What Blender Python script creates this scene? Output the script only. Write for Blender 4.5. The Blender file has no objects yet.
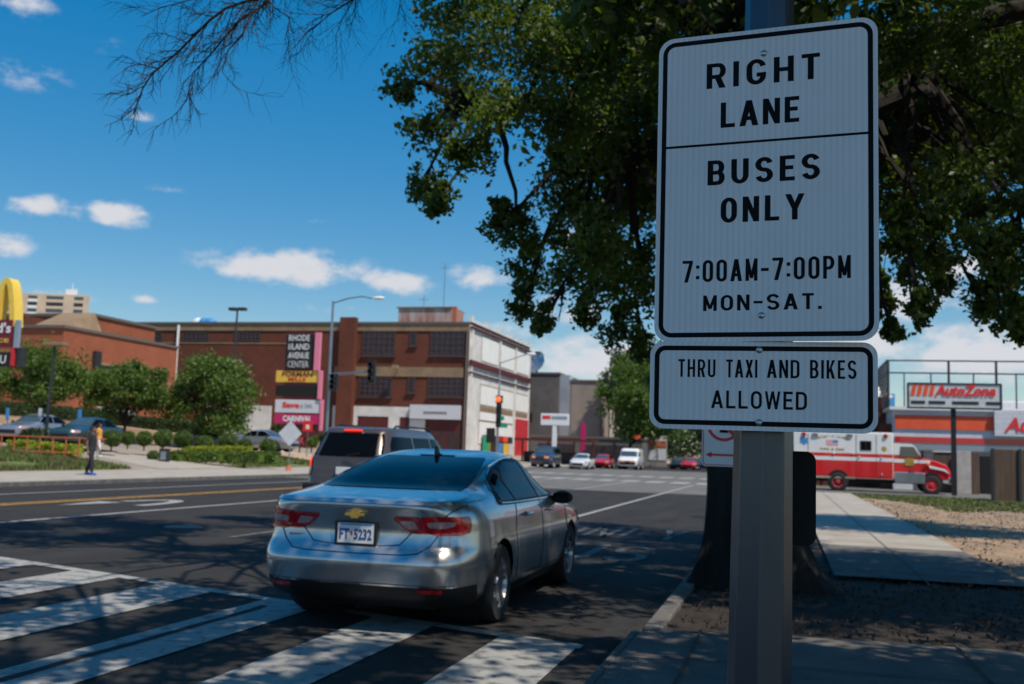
import bpy, bmesh, math, random
import numpy as np
from mathutils import Vector, Matrix
D = bpy.data
R = math.radians
# ------------------------------------------------------------------ camera
CAM = np.array([0, 0, 1.43]); YAW = R(15.06); PITCH = R(6.08); ROLL = R(1.9)
fw = np.array([-math.sin(YAW)*math.cos(PITCH), math.cos(YAW)*math.cos(PITCH), math.sin(PITCH)])
r0 = np.array([math.cos(YAW), math.sin(YAW), 0]); u0 = np.cross(r0, fw)
rt = r0*math.cos(ROLL) + u0*math.sin(ROLL); up = np.cross(rt, fw)
col = bpy.context.scene.collection
cam = D.objects.new('camera', D.cameras.new('camera')); col.objects.link(cam)
cam.matrix_world = Matrix(((rt[0], up[0], -fw[0], CAM[0]), (rt[1], up[1], -fw[1], CAM[1]), (rt[2], up[2], -fw[2], CAM[2]), (0, 0, 0, 1)))
cam.data.sensor_width = 36; cam.data.lens = 36; cam.data.clip_end = 6000; cam.data.clip_start = .05
cam.data.dof.use_dof = True; cam.data.dof.focus_distance = 2.88; cam.data.dof.aperture_fstop = 5.0
sc = bpy.context.scene; sc.camera = cam
def ray(x, y): return fw + rt*(x-512)/1024 - up*(y-342)/1024
def at(x, y, Y): d = ray(x, y); return CAM + d*(Y/d[1])
def atX(x, y, X): d = ray(x, y); return CAM + d*(X/d[0])
def gnd(x, y, h=0): d = ray(x, y); return CAM + d*((h-1.43)/d[2])
def proj(p):
    d = np.asarray(p, float)-CAM; z = d@fw
    return 512+1024*(d@rt)/z, 342-1024*(d@up)/z, z
# ------------------------------------------------------------------ light
sc.view_settings.view_transform = 'Standard'; sc.view_settings.look = 'None'
sc.view_settings.exposure = -0.08; sc.view_settings.gamma = 1
SUN_EL = R(58); SUN_AZ = R(121)      # azimuth clockwise from +Y
sd = Vector((math.sin(SUN_AZ)*math.cos(SUN_EL), math.cos(SUN_AZ)*math.cos(SUN_EL), math.sin(SUN_EL)))
sun = D.objects.new('sun', D.lights.new('sun', 'SUN')); col.objects.link(sun)
sun.data.energy = 5; sun.data.angle = R(.5); sun.data.color = (1, .90, .77)
sun.rotation_euler = sd.to_track_quat('Z', 'Y').to_euler(); sun.location = (20, -20, 40)
w = D.worlds.new('World'); sc.world = w; w.use_nodes = True
nt = w.node_tree; N = nt.nodes; Lk = nt.links; N.clear()
def nd(t, **k):
    n = N.new(t)
    for a, b in k.items(): setattr(n, a, b)
    return n
sky = nd('ShaderNodeTexSky', sky_type='NISHITA'); sky.sun_disc = False
sky.sun_elevation = SUN_EL; sky.sun_rotation = SUN_AZ; sky.air_density = 1.0; sky.dust_density = .35; sky.ozone_density = 2.2
hs = nd('ShaderNodeHueSaturation'); hs.inputs['Saturation'].default_value = 2.08; hs.inputs['Value'].default_value = 3.75; hs.inputs['Hue'].default_value = .5
gm = nd('ShaderNodeGamma'); gm.inputs['Gamma'].default_value = .6; Lk.new(sky.outputs[0], gm.inputs[0]); Lk.new(gm.outputs[0], hs.inputs['Color'])
tc = nd('ShaderNodeTexCoord')
def mth(op, a, b=None, c=None, clamp=False):
    n = nd('ShaderNodeMath', operation=op); n.use_clamp = clamp
    for i, v in enumerate((a, b, c)):
        if v is None: continue
        if hasattr(v, 'links'): Lk.new(v, n.inputs[i])
        else: n.inputs[i].default_value = v
    return n.outputs[0]
# individual fair-weather clouds, each at its own bearing: (px centre, py centre, half width px, half height px, strength)
CL = [(285, 267, 92, 20, 1), (395, 281, 42, 15, .95), (480, 278, 36, 15, .95), (47, 208, 44, 12, 1), (117, 214, 36, 13, 1), (8, 245, 26, 12, .9),
      (585, 358, 85, 26, .9), (520, 330, 50, 14, .45), (1000, 352, 110, 34, 1), (905, 300, 60, 22, .9), (870, 345, 50, 18, .8), (575, 240, 28, 18, .7),
      (560, 310, 60, 18, .6), (20, 4, 32, 14, .55), (140, 118, 22, 6, .5), (25, 75, 40, 14, .45), (105, 45, 22, 10, .35), (165, 190, 22, 5, .4), (317, 221, 16, 4, .45),
      (60, 297, 40, 9, .5), (145, 300, 15, 6, .65), (960, 270, 40, 18, .7), (340, 310, 60, 7, .35), (900, 250, 22, 14, .6), (700, 380, 90, 30, .8), (800, 330, 80, 25, .8)]
mask = None
for cx, cy, hw, hh, s in CL:
    d = ray(cx, cy); d = d/np.linalg.norm(d)
    m = nd('ShaderNodeMapping', vector_type='TEXTURE')
    m.inputs['Location'].default_value = tuple(d); m.inputs['Rotation'].default_value = (0, 0, math.atan2(d[1], d[0]))
    m.inputs['Scale'].default_value = (.5, hw/1060, hh/1060)
    Lk.new(tc.outputs['Generated'], m.inputs['Vector'])
    l = nd('ShaderNodeVectorMath', operation='LENGTH'); Lk.new(m.outputs[0], l.inputs[0])
    v = mth('MULTIPLY', mth('SUBTRACT', 1.25, l.outputs['Value'], clamp=True), s)
    mask = v if mask is None else mth('MAXIMUM', mask, v)
mp = nd('ShaderNodeMapping'); mp.inputs['Scale'].default_value = (1, 1, 1.7); Lk.new(tc.outputs['Generated'], mp.inputs[0])
nz = nd('ShaderNodeTexNoise'); nz.inputs['Scale'].default_value = 30; nz.inputs['Detail'].default_value = 9; nz.inputs['Roughness'].default_value = .6
Lk.new(mp.outputs[0], nz.inputs['Vector'])
dens = mth('ADD', mask, mth('MULTIPLY', mth('SUBTRACT', nz.outputs[0], .5), 2.3))
mr = nd('ShaderNodeMapRange', interpolation_type='SMOOTHSTEP'); mr.inputs[1].default_value = .12; mr.inputs[2].default_value = .95
Lk.new(dens, mr.inputs[0])
alpha = mth('MULTIPLY', mr.outputs[0], mth('MULTIPLY', mask, 2.2, clamp=True))
cc = nd('ShaderNodeMixRGB'); Lk.new(alpha, cc.inputs[0]); Lk.new(hs.outputs[0], cc.inputs[1]); cc.inputs[2].default_value = (11.5, 11.8, 12.6, 1)
bg = nd('ShaderNodeBackground'); bg.inputs['Strength'].default_value = .062; Lk.new(cc.outputs[0], bg.inputs[0])
wo = nd('ShaderNodeOutputWorld'); Lk.new(bg.outputs[0], wo.inputs[0])

rng = np.random.default_rng(7); random.seed(7)
# ------------------------------------------------------------------ materials
def mat(name, c, rough=.7, metal=0, var=.18, scale=6, bump=0, bscale=None, emit=0, coat=0, spec=.5, trans=None, stretch=(1, 1, 1), c2=None):
    m = D.materials.new(name); m.use_nodes = True; t = m.node_tree; b = t.nodes['Principled BSDF']
    b.inputs['Roughness'].default_value = rough; b.inputs['Metallic'].default_value = metal
    b.inputs['Specular IOR Level'].default_value = spec
    if coat: b.inputs['Coat Weight'].default_value = coat; b.inputs['Coat Roughness'].default_value = .04
    c = tuple(c)+(1,)
    tcn = t.nodes.new('ShaderNodeTexCoord'); mpn = t.nodes.new('ShaderNodeMapping'); mpn.inputs['Scale'].default_value = stretch
    t.links.new(tcn.outputs['Object'], mpn.inputs[0])
    n = t.nodes.new('ShaderNodeTexNoise'); n.inputs['Scale'].default_value = scale; n.inputs['Detail'].default_value = 6; n.inputs['Roughness'].default_value = .62
    t.links.new(mpn.outputs[0], n.inputs['Vector'])
    rp = t.nodes.new('ShaderNodeValToRGB')
    lo = tuple(max(0, x*(1-var)) for x in c[:3]) if c2 is None else tuple(c2)
    hi = tuple(min(1, x*(1+var)) for x in c[:3]) if c2 is None else c[:3]
    rp.color_ramp.elements[0].position = .32; rp.color_ramp.elements[1].position = .68
    rp.color_ramp.elements[0].color = lo+(1,); rp.color_ramp.elements[1].color = hi+(1,)
    t.links.new(n.outputs[0], rp.inputs[0]); t.links.new(rp.outputs[0], b.inputs['Base Color'])
    if bump:
        n2 = t.nodes.new('ShaderNodeTexNoise'); n2.inputs['Scale'].default_value = bscale or scale*6; n2.inputs['Detail'].default_value = 5
        t.links.new(mpn.outputs[0], n2.inputs['Vector'])
        bp = t.nodes.new('ShaderNodeBump'); bp.inputs['Strength'].default_value = bump; bp.inputs['Distance'].default_value = .02
        t.links.new(n2.outputs[0], bp.inputs['Height']); t.links.new(bp.outputs[0], b.inputs['Normal'])
    if emit:
        b.inputs['Emission Color'].default_value = c; b.inputs['Emission Strength'].default_value = emit
    if trans:
        tr = t.nodes.new('ShaderNodeBsdfTranslucent'); mx = t.nodes.new('ShaderNodeMixShader'); mx.inputs[0].default_value = trans
        mc = t.nodes.new('ShaderNodeMixRGB'); mc.blend_type = 'MULTIPLY'; mc.inputs[0].default_value = 1; mc.inputs[2].default_value = (1.5, 1.7, .5, 1)
        t.links.new(rp.outputs[0], mc.inputs[1]); t.links.new(mc.outputs[0], tr.inputs[0])
        t.links.new(b.outputs[0], mx.inputs[1]); t.links.new(tr.outputs[0], mx.inputs[2]); t.links.new(mx.outputs[0], t.nodes['Material Output'].inputs[0])
    return m
def brick(name, c1, c2, mortar, sc_=1.0, dirt=.35):
    m = D.materials.new(name); m.use_nodes = True; t = m.node_tree; b = t.nodes['Principled BSDF']; b.inputs['Roughness'].default_value = .85
    tcn = t.nodes.new('ShaderNodeTexCoord'); s = t.nodes.new('ShaderNodeSeparateXYZ'); cb = t.nodes.new('ShaderNodeCombineXYZ'); ad = t.nodes.new('ShaderNodeMath')
    t.links.new(tcn.outputs['Object'], s.inputs[0]); t.links.new(s.outputs[0], ad.inputs[0]); t.links.new(s.outputs[1], ad.inputs[1])
    t.links.new(ad.outputs[0], cb.inputs[0]); t.links.new(s.outputs[2], cb.inputs[1])
    br = t.nodes.new('ShaderNodeTexBrick'); br.inputs['Scale'].default_value = sc_; br.inputs['Brick Width'].default_value = .42; br.inputs['Row Height'].default_value = .15
    br.inputs['Mortar Size'].default_value = .012; br.inputs['Color1'].default_value = tuple(c1)+(1,); br.inputs['Color2'].default_value = tuple(c2)+(1,); br.inputs['Mortar'].default_value = tuple(mortar)+(1,)
    t.links.new(cb.outputs[0], br.inputs[0])
    n = t.nodes.new('ShaderNodeTexNoise'); n.inputs['Scale'].default_value = .35; n.inputs['Detail'].default_value = 8; n.inputs['Roughness'].default_value = .7; t.links.new(tcn.outputs['Object'], n.inputs[0])
    mr_ = t.nodes.new('ShaderNodeMapRange'); mr_.inputs[1].default_value = .3; mr_.inputs[2].default_value = .7; mr_.inputs[3].default_value = 1-dirt; mr_.inputs[4].default_value = 1.15
    t.links.new(n.outputs[0], mr_.inputs[0])
    mx = t.nodes.new('ShaderNodeMixRGB'); mx.blend_type = 'MULTIPLY'; mx.inputs[0].default_value = 1
    t.links.new(br.outputs[0], mx.inputs[1]); t.links.new(mr_.outputs[0], mx.inputs[2]); t.links.new(mx.outputs[0], b.inputs['Base Color'])
    return m
M = {}
M['asphalt'] = mat('asphalt', (.048, .046, .044), .85, scale=1.5, c2=(.032, .031, .030), stretch=(1, .22, 1), bump=.6, bscale=90, spec=.12)  # darkened: tree shade over the near road put into the colour
M['patch'] = mat('asphalt_patch', (.04, .04, .041), .85, var=.2, scale=3, bump=.5, bscale=90, spec=.12)
M['sunlit_crossroad'] = mat('sunlit_cross_asphalt', (.15, .147, .14), .85, var=.2, scale=.7, bump=.5, bscale=90, spec=.12)  # lighter asphalt: sunlight on the far road put into the colour
M['paint'] = mat('road_paint', (.66, .66, .63), .75, var=.28, scale=7, c2=(.36, .36, .35), bump=.3, bscale=80, spec=.12)
rp_ = [n for n in M['paint'].node_tree.nodes if n.type == 'VALTORGB'][0]; rp_.color_ramp.elements[0].position = .37; rp_.color_ramp.elements[0].color = (.17, .17, .17, 1); rp_.color_ramp.elements[1].position = .47; rp_.color_ramp.elements[1].color = (.34, .34, .325, 1)
M['worn'] = mat('worn_paint', (.2, .2, .19), .8, scale=14, c2=(.07, .07, .07), spec=.12)
M['yellow'] = mat('yellow_paint', (.62, .33, .05), .6, scale=5, c2=(.4, .2, .04))
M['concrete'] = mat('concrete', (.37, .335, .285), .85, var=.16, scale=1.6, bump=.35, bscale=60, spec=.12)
M['shaded_concrete'] = mat('shaded_slab_concrete', (.15, .145, .137), .9, var=.22, scale=2.2, bump=.4, bscale=60, spec=.1)  # darker copy of the concrete: tree shade put into the slab colour
M['kerb'] = mat('kerb_concrete', (.14, .135, .13), .85, var=.3, scale=4, bump=.4, spec=.12)
M['joint'] = mat('joint', (.05, .045, .04), .9)
M['dirt'] = mat('dirt', (.038, .027, .019), .95, scale=5, c2=(.018, .013, .010), bump=1, bscale=40)
M['gravel'] = mat('gravel', (.40, .27, .165), .95, scale=1.3, c2=(.17, .13, .095), bump=1, bscale=30)
M['grass'] = mat('grass', (.13, .20, .04), .9, scale=1.2, c2=(.10, .075, .035), bump=1, bscale=60)
M['lot'] = mat('lot', (.36, .29, .22), .9, scale=.5, c2=(.22, .19, .16))
M['base'] = mat('ground_base', (.16, .15, .11), .95, scale=.05, c2=(.08, .10, .05))
M['tan'] = mat('tan_path', (.5, .36, .24), .9, scale=.8, var=.2)
M['brick'] = brick('brick_dark', (.15, .034, .014), (.12, .027, .011), (.13, .06, .04))
M['brickl'] = brick('brick_light', (.34, .085, .032), (.28, .07, .027), (.28, .14, .09), dirt=.15)
M['beige'] = mat('beige_concrete', (.25, .17, .10), .85, var=.2, scale=.8)
M['whitewall'] = mat('white_wall', (.78, .76, .72), .75, scale=.6, c2=(.55, .53, .49))
M['whitepanel'] = mat('white_panel', (.82, .81, .78), .7, var=.05, scale=.5)
M['winmullion'] = mat('window_frame_paint', (.07, .045, .045), .6)
M['winglass'] = mat('dim_glass', (.04, .026, .03), .3, var=.4, scale=1.2)
M['redtrim'] = mat('red_trim', (.10, .014, .012), .6, scale=1)
M['redpaint'] = mat('red_paint', (.55, .03, .04), .5, scale=1, var=.1)
M['greywall'] = brick('grey_wall', (.13, .12, .12), (.115, .105, .105), (.15, .14, .14), .6)
M['towertan'] = mat('tower_tan', (.56, .45, .33), .85, var=.1, scale=.2)
M['towertan2'] = mat('spandrel_cream', (.6, .47, .33), .8)
M['tanwall'] = mat('tan_wall', (.29, .24, .21), .85, scale=.4, var=.12)
M['roofing'] = mat('roofing', (.12, .11, .1), .9)
M['black'] = mat('black_plastic', (.012, .012, .013), .5, var=.1)
M['blackmat'] = mat('black_matte', (.006, .006, .006), .8, var=.1)
M['rubber'] = mat('rubber', (.02, .02, .02), .8, var=.15, scale=20, bump=.2)
M['chrome'] = mat('chrome', (.7, .7, .72), .12, 1, var=.03)
M['alloy'] = mat('alloy', (.5, .51, .53), .3, 1, var=.05)
M['glass'] = mat('tinted_glass', (.003, .004, .005), .04, var=.1, spec=.08)
M['seeglass'] = mat('windshield_glass', (.05, .07, .08), .05, var=.2, coat=1)
M['redlamp'] = mat('red_lamp', (.5, .008, .014), .08, var=.25, scale=30, coat=1)
M['clearlamp'] = mat('clear_lamp', (.42, .26, .26), .1, var=.3, scale=40, coat=1)
M['amber'] = mat('amber_lamp', (.8, .25, .03), .2, coat=.5)
M['brakeon'] = mat('brake_lit', (1, .03, .01), .3, emit=1.6)
M['siglit'] = mat('signal_lit', (1, .10, .02), .3, emit=2)
M['galv'] = mat('galvanised', (.33, .37, .40), .38, .85, var=.22, scale=5, bump=.15, bscale=14, stretch=(1, 1, .12))
M['polemetal'] = mat('pole_metal', (.085, .098, .115), .28, .6, var=.07, scale=2, bump=.03, bscale=120, stretch=(1, 1, .3))
M['darkmetal'] = mat('dark_metal', (.05, .05, .055), .5, .5)
M['rust'] = mat('rusty_orange_pipe', (.45, .12, .05), .7, scale=4)
M['bark'] = mat('bark', (.026, .02, .015), .95, scale=9, c2=(.008, .006, .005), bump=1, bscale=22, stretch=(1, 1, .25))
M['twig'] = mat('twig_bark', (.022, .017, .013), .95)
M['leaf'] = mat('oak_leaf', (.115, .16, .03), .5, scale=1.1, c2=(.042, .072, .014), trans=.42)
M['leaf2'] = mat('bright_leaf', (.13, .20, .03), .55, scale=1.5, c2=(.05, .095, .018), trans=.3)
M['leaf3'] = mat('dark_leaf', (.05, .085, .02), .6, scale=2, c2=(.02, .04, .012), trans=.2)
M['leafy'] = mat('yellow_leaf', (.36, .38, .03), .6, scale=3, c2=(.2, .25, .02), trans=.3)
M['flower'] = mat('pink_flower', (.5, .08, .1), .7, scale=4, c2=(.25, .05, .05))
M['skin'] = mat('skin', (.2, .11, .075), .6)
M['cloth_dark'] = mat('dark_cloth', (.02, .024, .03), .9)
M['cloth_orange'] = mat('orange_cloth', (.75, .34, .06), .9)
M['cloth_white'] = mat('white_cloth', (.75, .73, .70), .9)
M['shoe_blue'] = mat('blue_shoe', (.02, .09, .5), .6)
M['hair'] = mat('hair', (.012, .009, .008), .8)
M['mcyellow'] = mat('arch_yellow', (.85, .58, .08), .35, var=.06)
M['mcred'] = mat('sign_maroon', (.16, .008, .02), .4)
M['pink'] = mat('pink_panel', (.75, .22, .33), .5, var=.08)
M['magenta'] = mat('magenta_panel', (.5, .015, .12), .5, var=.08)
M['signyellow'] = mat('yellow_panel', (.75, .47, .06), .5, var=.1)
M['white'] = mat('white_plastic', (.78, .78, .78), .45, var=.05)
M['offwhite'] = mat('offwhite', (.60, .61, .63), .5, var=.1)
M['blue'] = mat('sign_blue', (.05, .25, .55), .5)
M['green'] = mat('sign_green', (.02, .32, .17), .5)
M['orange'] = mat('store_orange', (.78, .10, .03), .6, var=.1, scale=2)
M['letterred'] = mat('letter_red', (.75, .03, .03), .5, var=.1)
M['signtext'] = mat('sign_black', (.006, .006, .007), .7, var=.1, spec=.15)
M['silver'] = mat('silver_paint', (.56, .56, .57), .24, .76, var=.03, scale=200, coat=1)
M['suvpaint'] = mat('taupe_paint', (.085, .062, .048), .3, .3, var=.05, coat=1)
M['carwhite'] = mat('car_white', (.78, .78, .77), .3, var=.03, coat=1)
M['carred'] = mat('car_red', (.55, .01, .015), .3, var=.05, coat=1)
M['carblue'] = mat('car_navy', (.03, .045, .085), .3, .3, var=.05, coat=1)
M['carteal'] = mat('car_dark_teal', (.03, .07, .09), .3, .3, var=.05, coat=1)
M['carltgrey'] = mat('car_grey_blue', (.36, .40, .46), .3, .6, var=.05, coat=1)
M['gold'] = mat('gold', (.85, .55, .13), .25, .9)
M['amred'] = mat('ambulance_red', (.62, .008, .015), .3, var=.05, coat=1)
M['concwall'] = mat('grey_concrete', (.42, .39, .36), .85, var=.2, scale=2, bump=.4)
M['woodfence'] = mat('brown_fence', (.10, .065, .045), .85, scale=2, var=.3, stretch=(4, 4, .3))
M['azwhite'] = brick('white_block', (.62, .63, .66), (.58, .59, .63), (.5, .5, .53), .55, .1)
M['sheeting'] = None
# retro-reflective sheeting: white with fine diamond lattice and faint vertical ribs
m = mat('sign_sheeting', (.80, .765, .745), .38, var=.05, scale=3); M['sheeting'] = m
t = m.node_tree; b = t.nodes['Principled BSDF']; src = b.inputs['Base Color'].links[0].from_socket
tcn = t.nodes.new('ShaderNodeTexCoord')
def wave(rot, scl, mtype='BANDS'):
    mp_ = t.nodes.new('ShaderNodeMapping'); mp_.inputs['Rotation'].default_value = (0, rot, 0); t.links.new(tcn.outputs['Object'], mp_.inputs[0])
    wv = t.nodes.new('ShaderNodeTexWave'); wv.inputs['Scale'].default_value = scl; wv.bands_direction = 'X'; t.links.new(mp_.outputs[0], wv.inputs[0]); return wv.outputs[1]
ad = None
for rot, scl, amp in ((R(45), 62, .10), (R(-45), 62, .10), (0, 19, .10)):
    ml = t.nodes.new('ShaderNodeMath'); ml.operation = 'MULTIPLY'; ml.inputs[1].default_value = amp; t.links.new(wave(rot, scl), ml.inputs[0])
    if ad is None: ad = ml.outputs[0]
    else:
        a_ = t.nodes.new('ShaderNodeMath'); t.links.new(ad, a_.inputs[0]); t.links.new(ml.outputs[0], a_.inputs[1]); ad = a_.outputs[0]
a_ = t.nodes.new('ShaderNodeMath'); a_.inputs[1].default_value = .83; t.links.new(ad, a_.inputs[0])
mx = t.nodes.new('ShaderNodeMixRGB'); mx.blend_type = 'MULTIPLY'; mx.inputs[0].default_value = 1; t.links.new(src, mx.inputs[1]); t.links.new(a_.outputs[0], mx.inputs[2]); t.links.new(mx.outputs[0], b.inputs['Base Color'])

# ------------------------------------------------------------------ mesh builder
class MB:
    def __init__(s): s.v = []; s.f = []; s.m = []; s.mi = 0
    def add(s, vs, fs):
        o = len(s.v); s.v += [tuple(map(float, p)) for p in vs]; s.f += [tuple(i+o for i in f) for f in fs]; s.m += [s.mi]*len(fs); return s
    def box(s, a, b_):
        (x0, y0, z0), (x1, y1, z1) = a, b_
        return s.add([(x0, y0, z0), (x1, y0, z0), (x1, y1, z0), (x0, y1, z0), (x0, y0, z1), (x1, y0, z1), (x1, y1, z1), (x0, y1, z1)],
                     [(3, 2, 1, 0), (4, 5, 6, 7), (0, 1, 5, 4), (1, 2, 6, 5), (2, 3, 7, 6), (3, 0, 4, 7)])
    def obox(s, c, ax, ay, az):      # oriented box: centre and three half vectors
        c, ax, ay, az = map(np.asarray, (c, ax, ay, az))
        vs = [c+i*ax+j*ay+k*az for k in (-1, 1) for (i, j) in ((-1, -1), (1, -1), (1, 1), (-1, 1))]
        return s.add(vs, [(3, 2, 1, 0), (4, 5, 6, 7), (0, 1, 5, 4), (1, 2, 6, 5), (2, 3, 7, 6), (3, 0, 4, 7)])
    def tube(s, pts, rs, n=8, cap=True, rot=0):
        pts = [np.asarray(p, float) for p in pts]
        if not hasattr(rs, '__len__'): rs = [rs]*len(pts)
        rings = []; ref = None
        for i, p in enumerate(pts):
            d = pts[min(i+1, len(pts)-1)]-pts[max(i-1, 0)]; d = d/(np.linalg.norm(d)+1e-9)
            if ref is None: ref = np.array([1., 0, 0]) if abs(d[0]) < .9 else np.array([0, 1., 0])
            a = ref-d*(ref@d); a /= np.linalg.norm(a)+1e-9; b_ = np.cross(d, a); ref = a
            rings.append([p+rs[i]*(a*math.cos(rot+2*math.pi*k/n)+b_*math.sin(rot+2*math.pi*k/n)) for k in range(n)])
        fs = [(i*n+k, i*n+(k+1) % n, (i+1)*n+(k+1) % n, (i+1)*n+k) for i in range(len(pts)-1) for k in range(n)]
        if cap: fs += [tuple(range(n-1, -1, -1)), tuple((len(pts)-1)*n+k for k in range(n))]
        return s.add([p for r_ in rings for p in r_], fs)
    def lathe(s, prof, c, ax, n=24):  # prof: (radius, along)
        c = np.asarray(c, float); ax = np.asarray(ax, float); ax /= np.linalg.norm(ax)
        a = np.array([0, 0, 1.]) if abs(ax[2]) < .9 else np.array([1., 0, 0]); a = a-ax*(a@ax); a /= np.linalg.norm(a); b_ = np.cross(ax, a)
        vs = [c+ax*h+r_*(a*math.cos(2*math.pi*k/n)+b_*math.sin(2*math.pi*k/n)) for r_, h in prof for k in range(n)]
        fs = [(i*n+k, i*n+(k+1) % n, (i+1)*n+(k+1) % n, (i+1)*n+k) for i in range(len(prof)-1) for k in range(n)]
        return s.add(vs, fs)
    def prism(s, poly, o, ax, ay, az):   # 2D polygon extruded along az
        o, ax, ay, az = map(lambda q: np.asarray(q, float), (o, ax, ay, az)); n = len(poly)
        lo = [o+ax*x+ay*y for x, y in poly]; hi = [p+az for p in lo]
        return s.add(lo+hi, [tuple(range(n-1, -1, -1)), tuple(range(n, 2*n))]+[(i, (i+1) % n, n+(i+1) % n, n+i) for i in range(n)])
    def grid(s, P):
        P = np.asarray(P, float); a, b_ = P.shape[:2]
        return s.add(P.reshape(-1, 3), [(i*b_+j, i*b_+j+1, (i+1)*b_+j+1, (i+1)*b_+j) for i in range(a-1) for j in range(b_-1)])
    def ball(s, c, r_, n=10, sq=(1, 1, 1)):
        c = np.asarray(c, float); P = [[c+r_*np.array([sq[0]*math.sin(a)*math.cos(b_), sq[1]*math.sin(a)*math.sin(b_), sq[2]*math.cos(a)]) for b_ in np.linspace(0, 2*math.pi, n+1)] for a in np.linspace(.02, math.pi-.02, n//2+2)]
        return s.grid(P)
    def build(s, name, mats, parent=None, smooth=False, bevel=0, weld=False):
        me = D.meshes.new(name); me.from_pydata(s.v, [], s.f)
        ms = mats if isinstance(mats, (list, tuple)) else [mats]
        for m_ in ms: me.materials.append(m_)
        if len(ms) > 1: me.polygons.foreach_set('material_index', s.m)
        bm = bmesh.new(); bm.from_mesh(me)
        if weld: bmesh.ops.remove_doubles(bm, verts=bm.verts, dist=1e-4)
        bmesh.ops.recalc_face_normals(bm, faces=bm.faces); bm.to_mesh(me); bm.free()
        if smooth: me.polygons.foreach_set('use_smooth', [True]*len(me.polygons))
        me.update(); o = D.objects.new(name, me); col.objects.link(o)
        if parent: o.parent = parent
        if bevel:
            bv = o.modifiers.new('bevel', 'BEVEL'); bv.width = bevel; bv.segments = 3; bv.limit_method = 'ANGLE'; bv.angle_limit = R(40)
        if smooth: 
            try: me.set_sharp_from_angle(angle=R(38))
            except Exception: pass
        return o
def tag(o, label, cat, group=None, kind=None):
    if label: o['label'] = label
    if cat: o['category'] = cat
    if group: o['group'] = group
    if kind: o['kind'] = kind
    return o
def empty(name, loc, label, cat, group=None, rz=0):
    o = D.objects.new(name, None); col.objects.link(o); o.location = tuple(loc); o.rotation_euler = (0, 0, rz); o.empty_display_size = .1
    return tag(o, label, cat, group)
def copy_tree(o, parent=None):
    c = o.copy(); col.objects.link(c); c.parent = parent
    for ch in [q for q in D.objects if q.parent == o]: copy_tree(ch, c)
    return c
def struct(o): o['kind'] = 'structure'; return o
def sheet(name, pts, z, m):     # flat polygon
    return struct(MB().add([(x, y, z) for x, y in pts], [tuple(range(len(pts)))]).build(name, m))
def sub(fs, o): return (np.asarray(fs, float)-np.asarray(o, float))
# text through Blender's built-in face, for small far lettering
def text(name, s, size, o, ax, ay, m, parent, width=None, bold=.02, shear=0, height=None, depth=.02):
    c = D.curves.new('t', 'FONT'); c.body = s; c.size = size; c.offset = bold*size; c.extrude = 0; c.shear = shear; c.resolution_u = 2
    to = D.objects.new('t', c); col.objects.link(to); dg = bpy.context.evaluated_depsgraph_get(); dg.update()
    me = to.evaluated_get(dg).to_mesh(); V = np.array([v.co[:] for v in me.vertices]); F = [tuple(p.vertices) for p in me.polygons]
    V = V.copy(); D.objects.remove(to); 
    V[:, 0] -= V[:, 0].min(); V[:, 1] -= V[:, 1].min()
    if width: V[:, 0] *= width/V[:, 0].max()
    if height: V[:, 1] *= height/V[:, 1].max()
    o, ax, ay = map(lambda q: np.asarray(q, float), (o, ax, ay)); nrm = np.cross(ax, ay)
    mb = MB(); mb.add([o+ax*p[0]+ay*p[1]+nrm*depth for p in V], F)
    return mb.build(name, m, parent)
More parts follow.
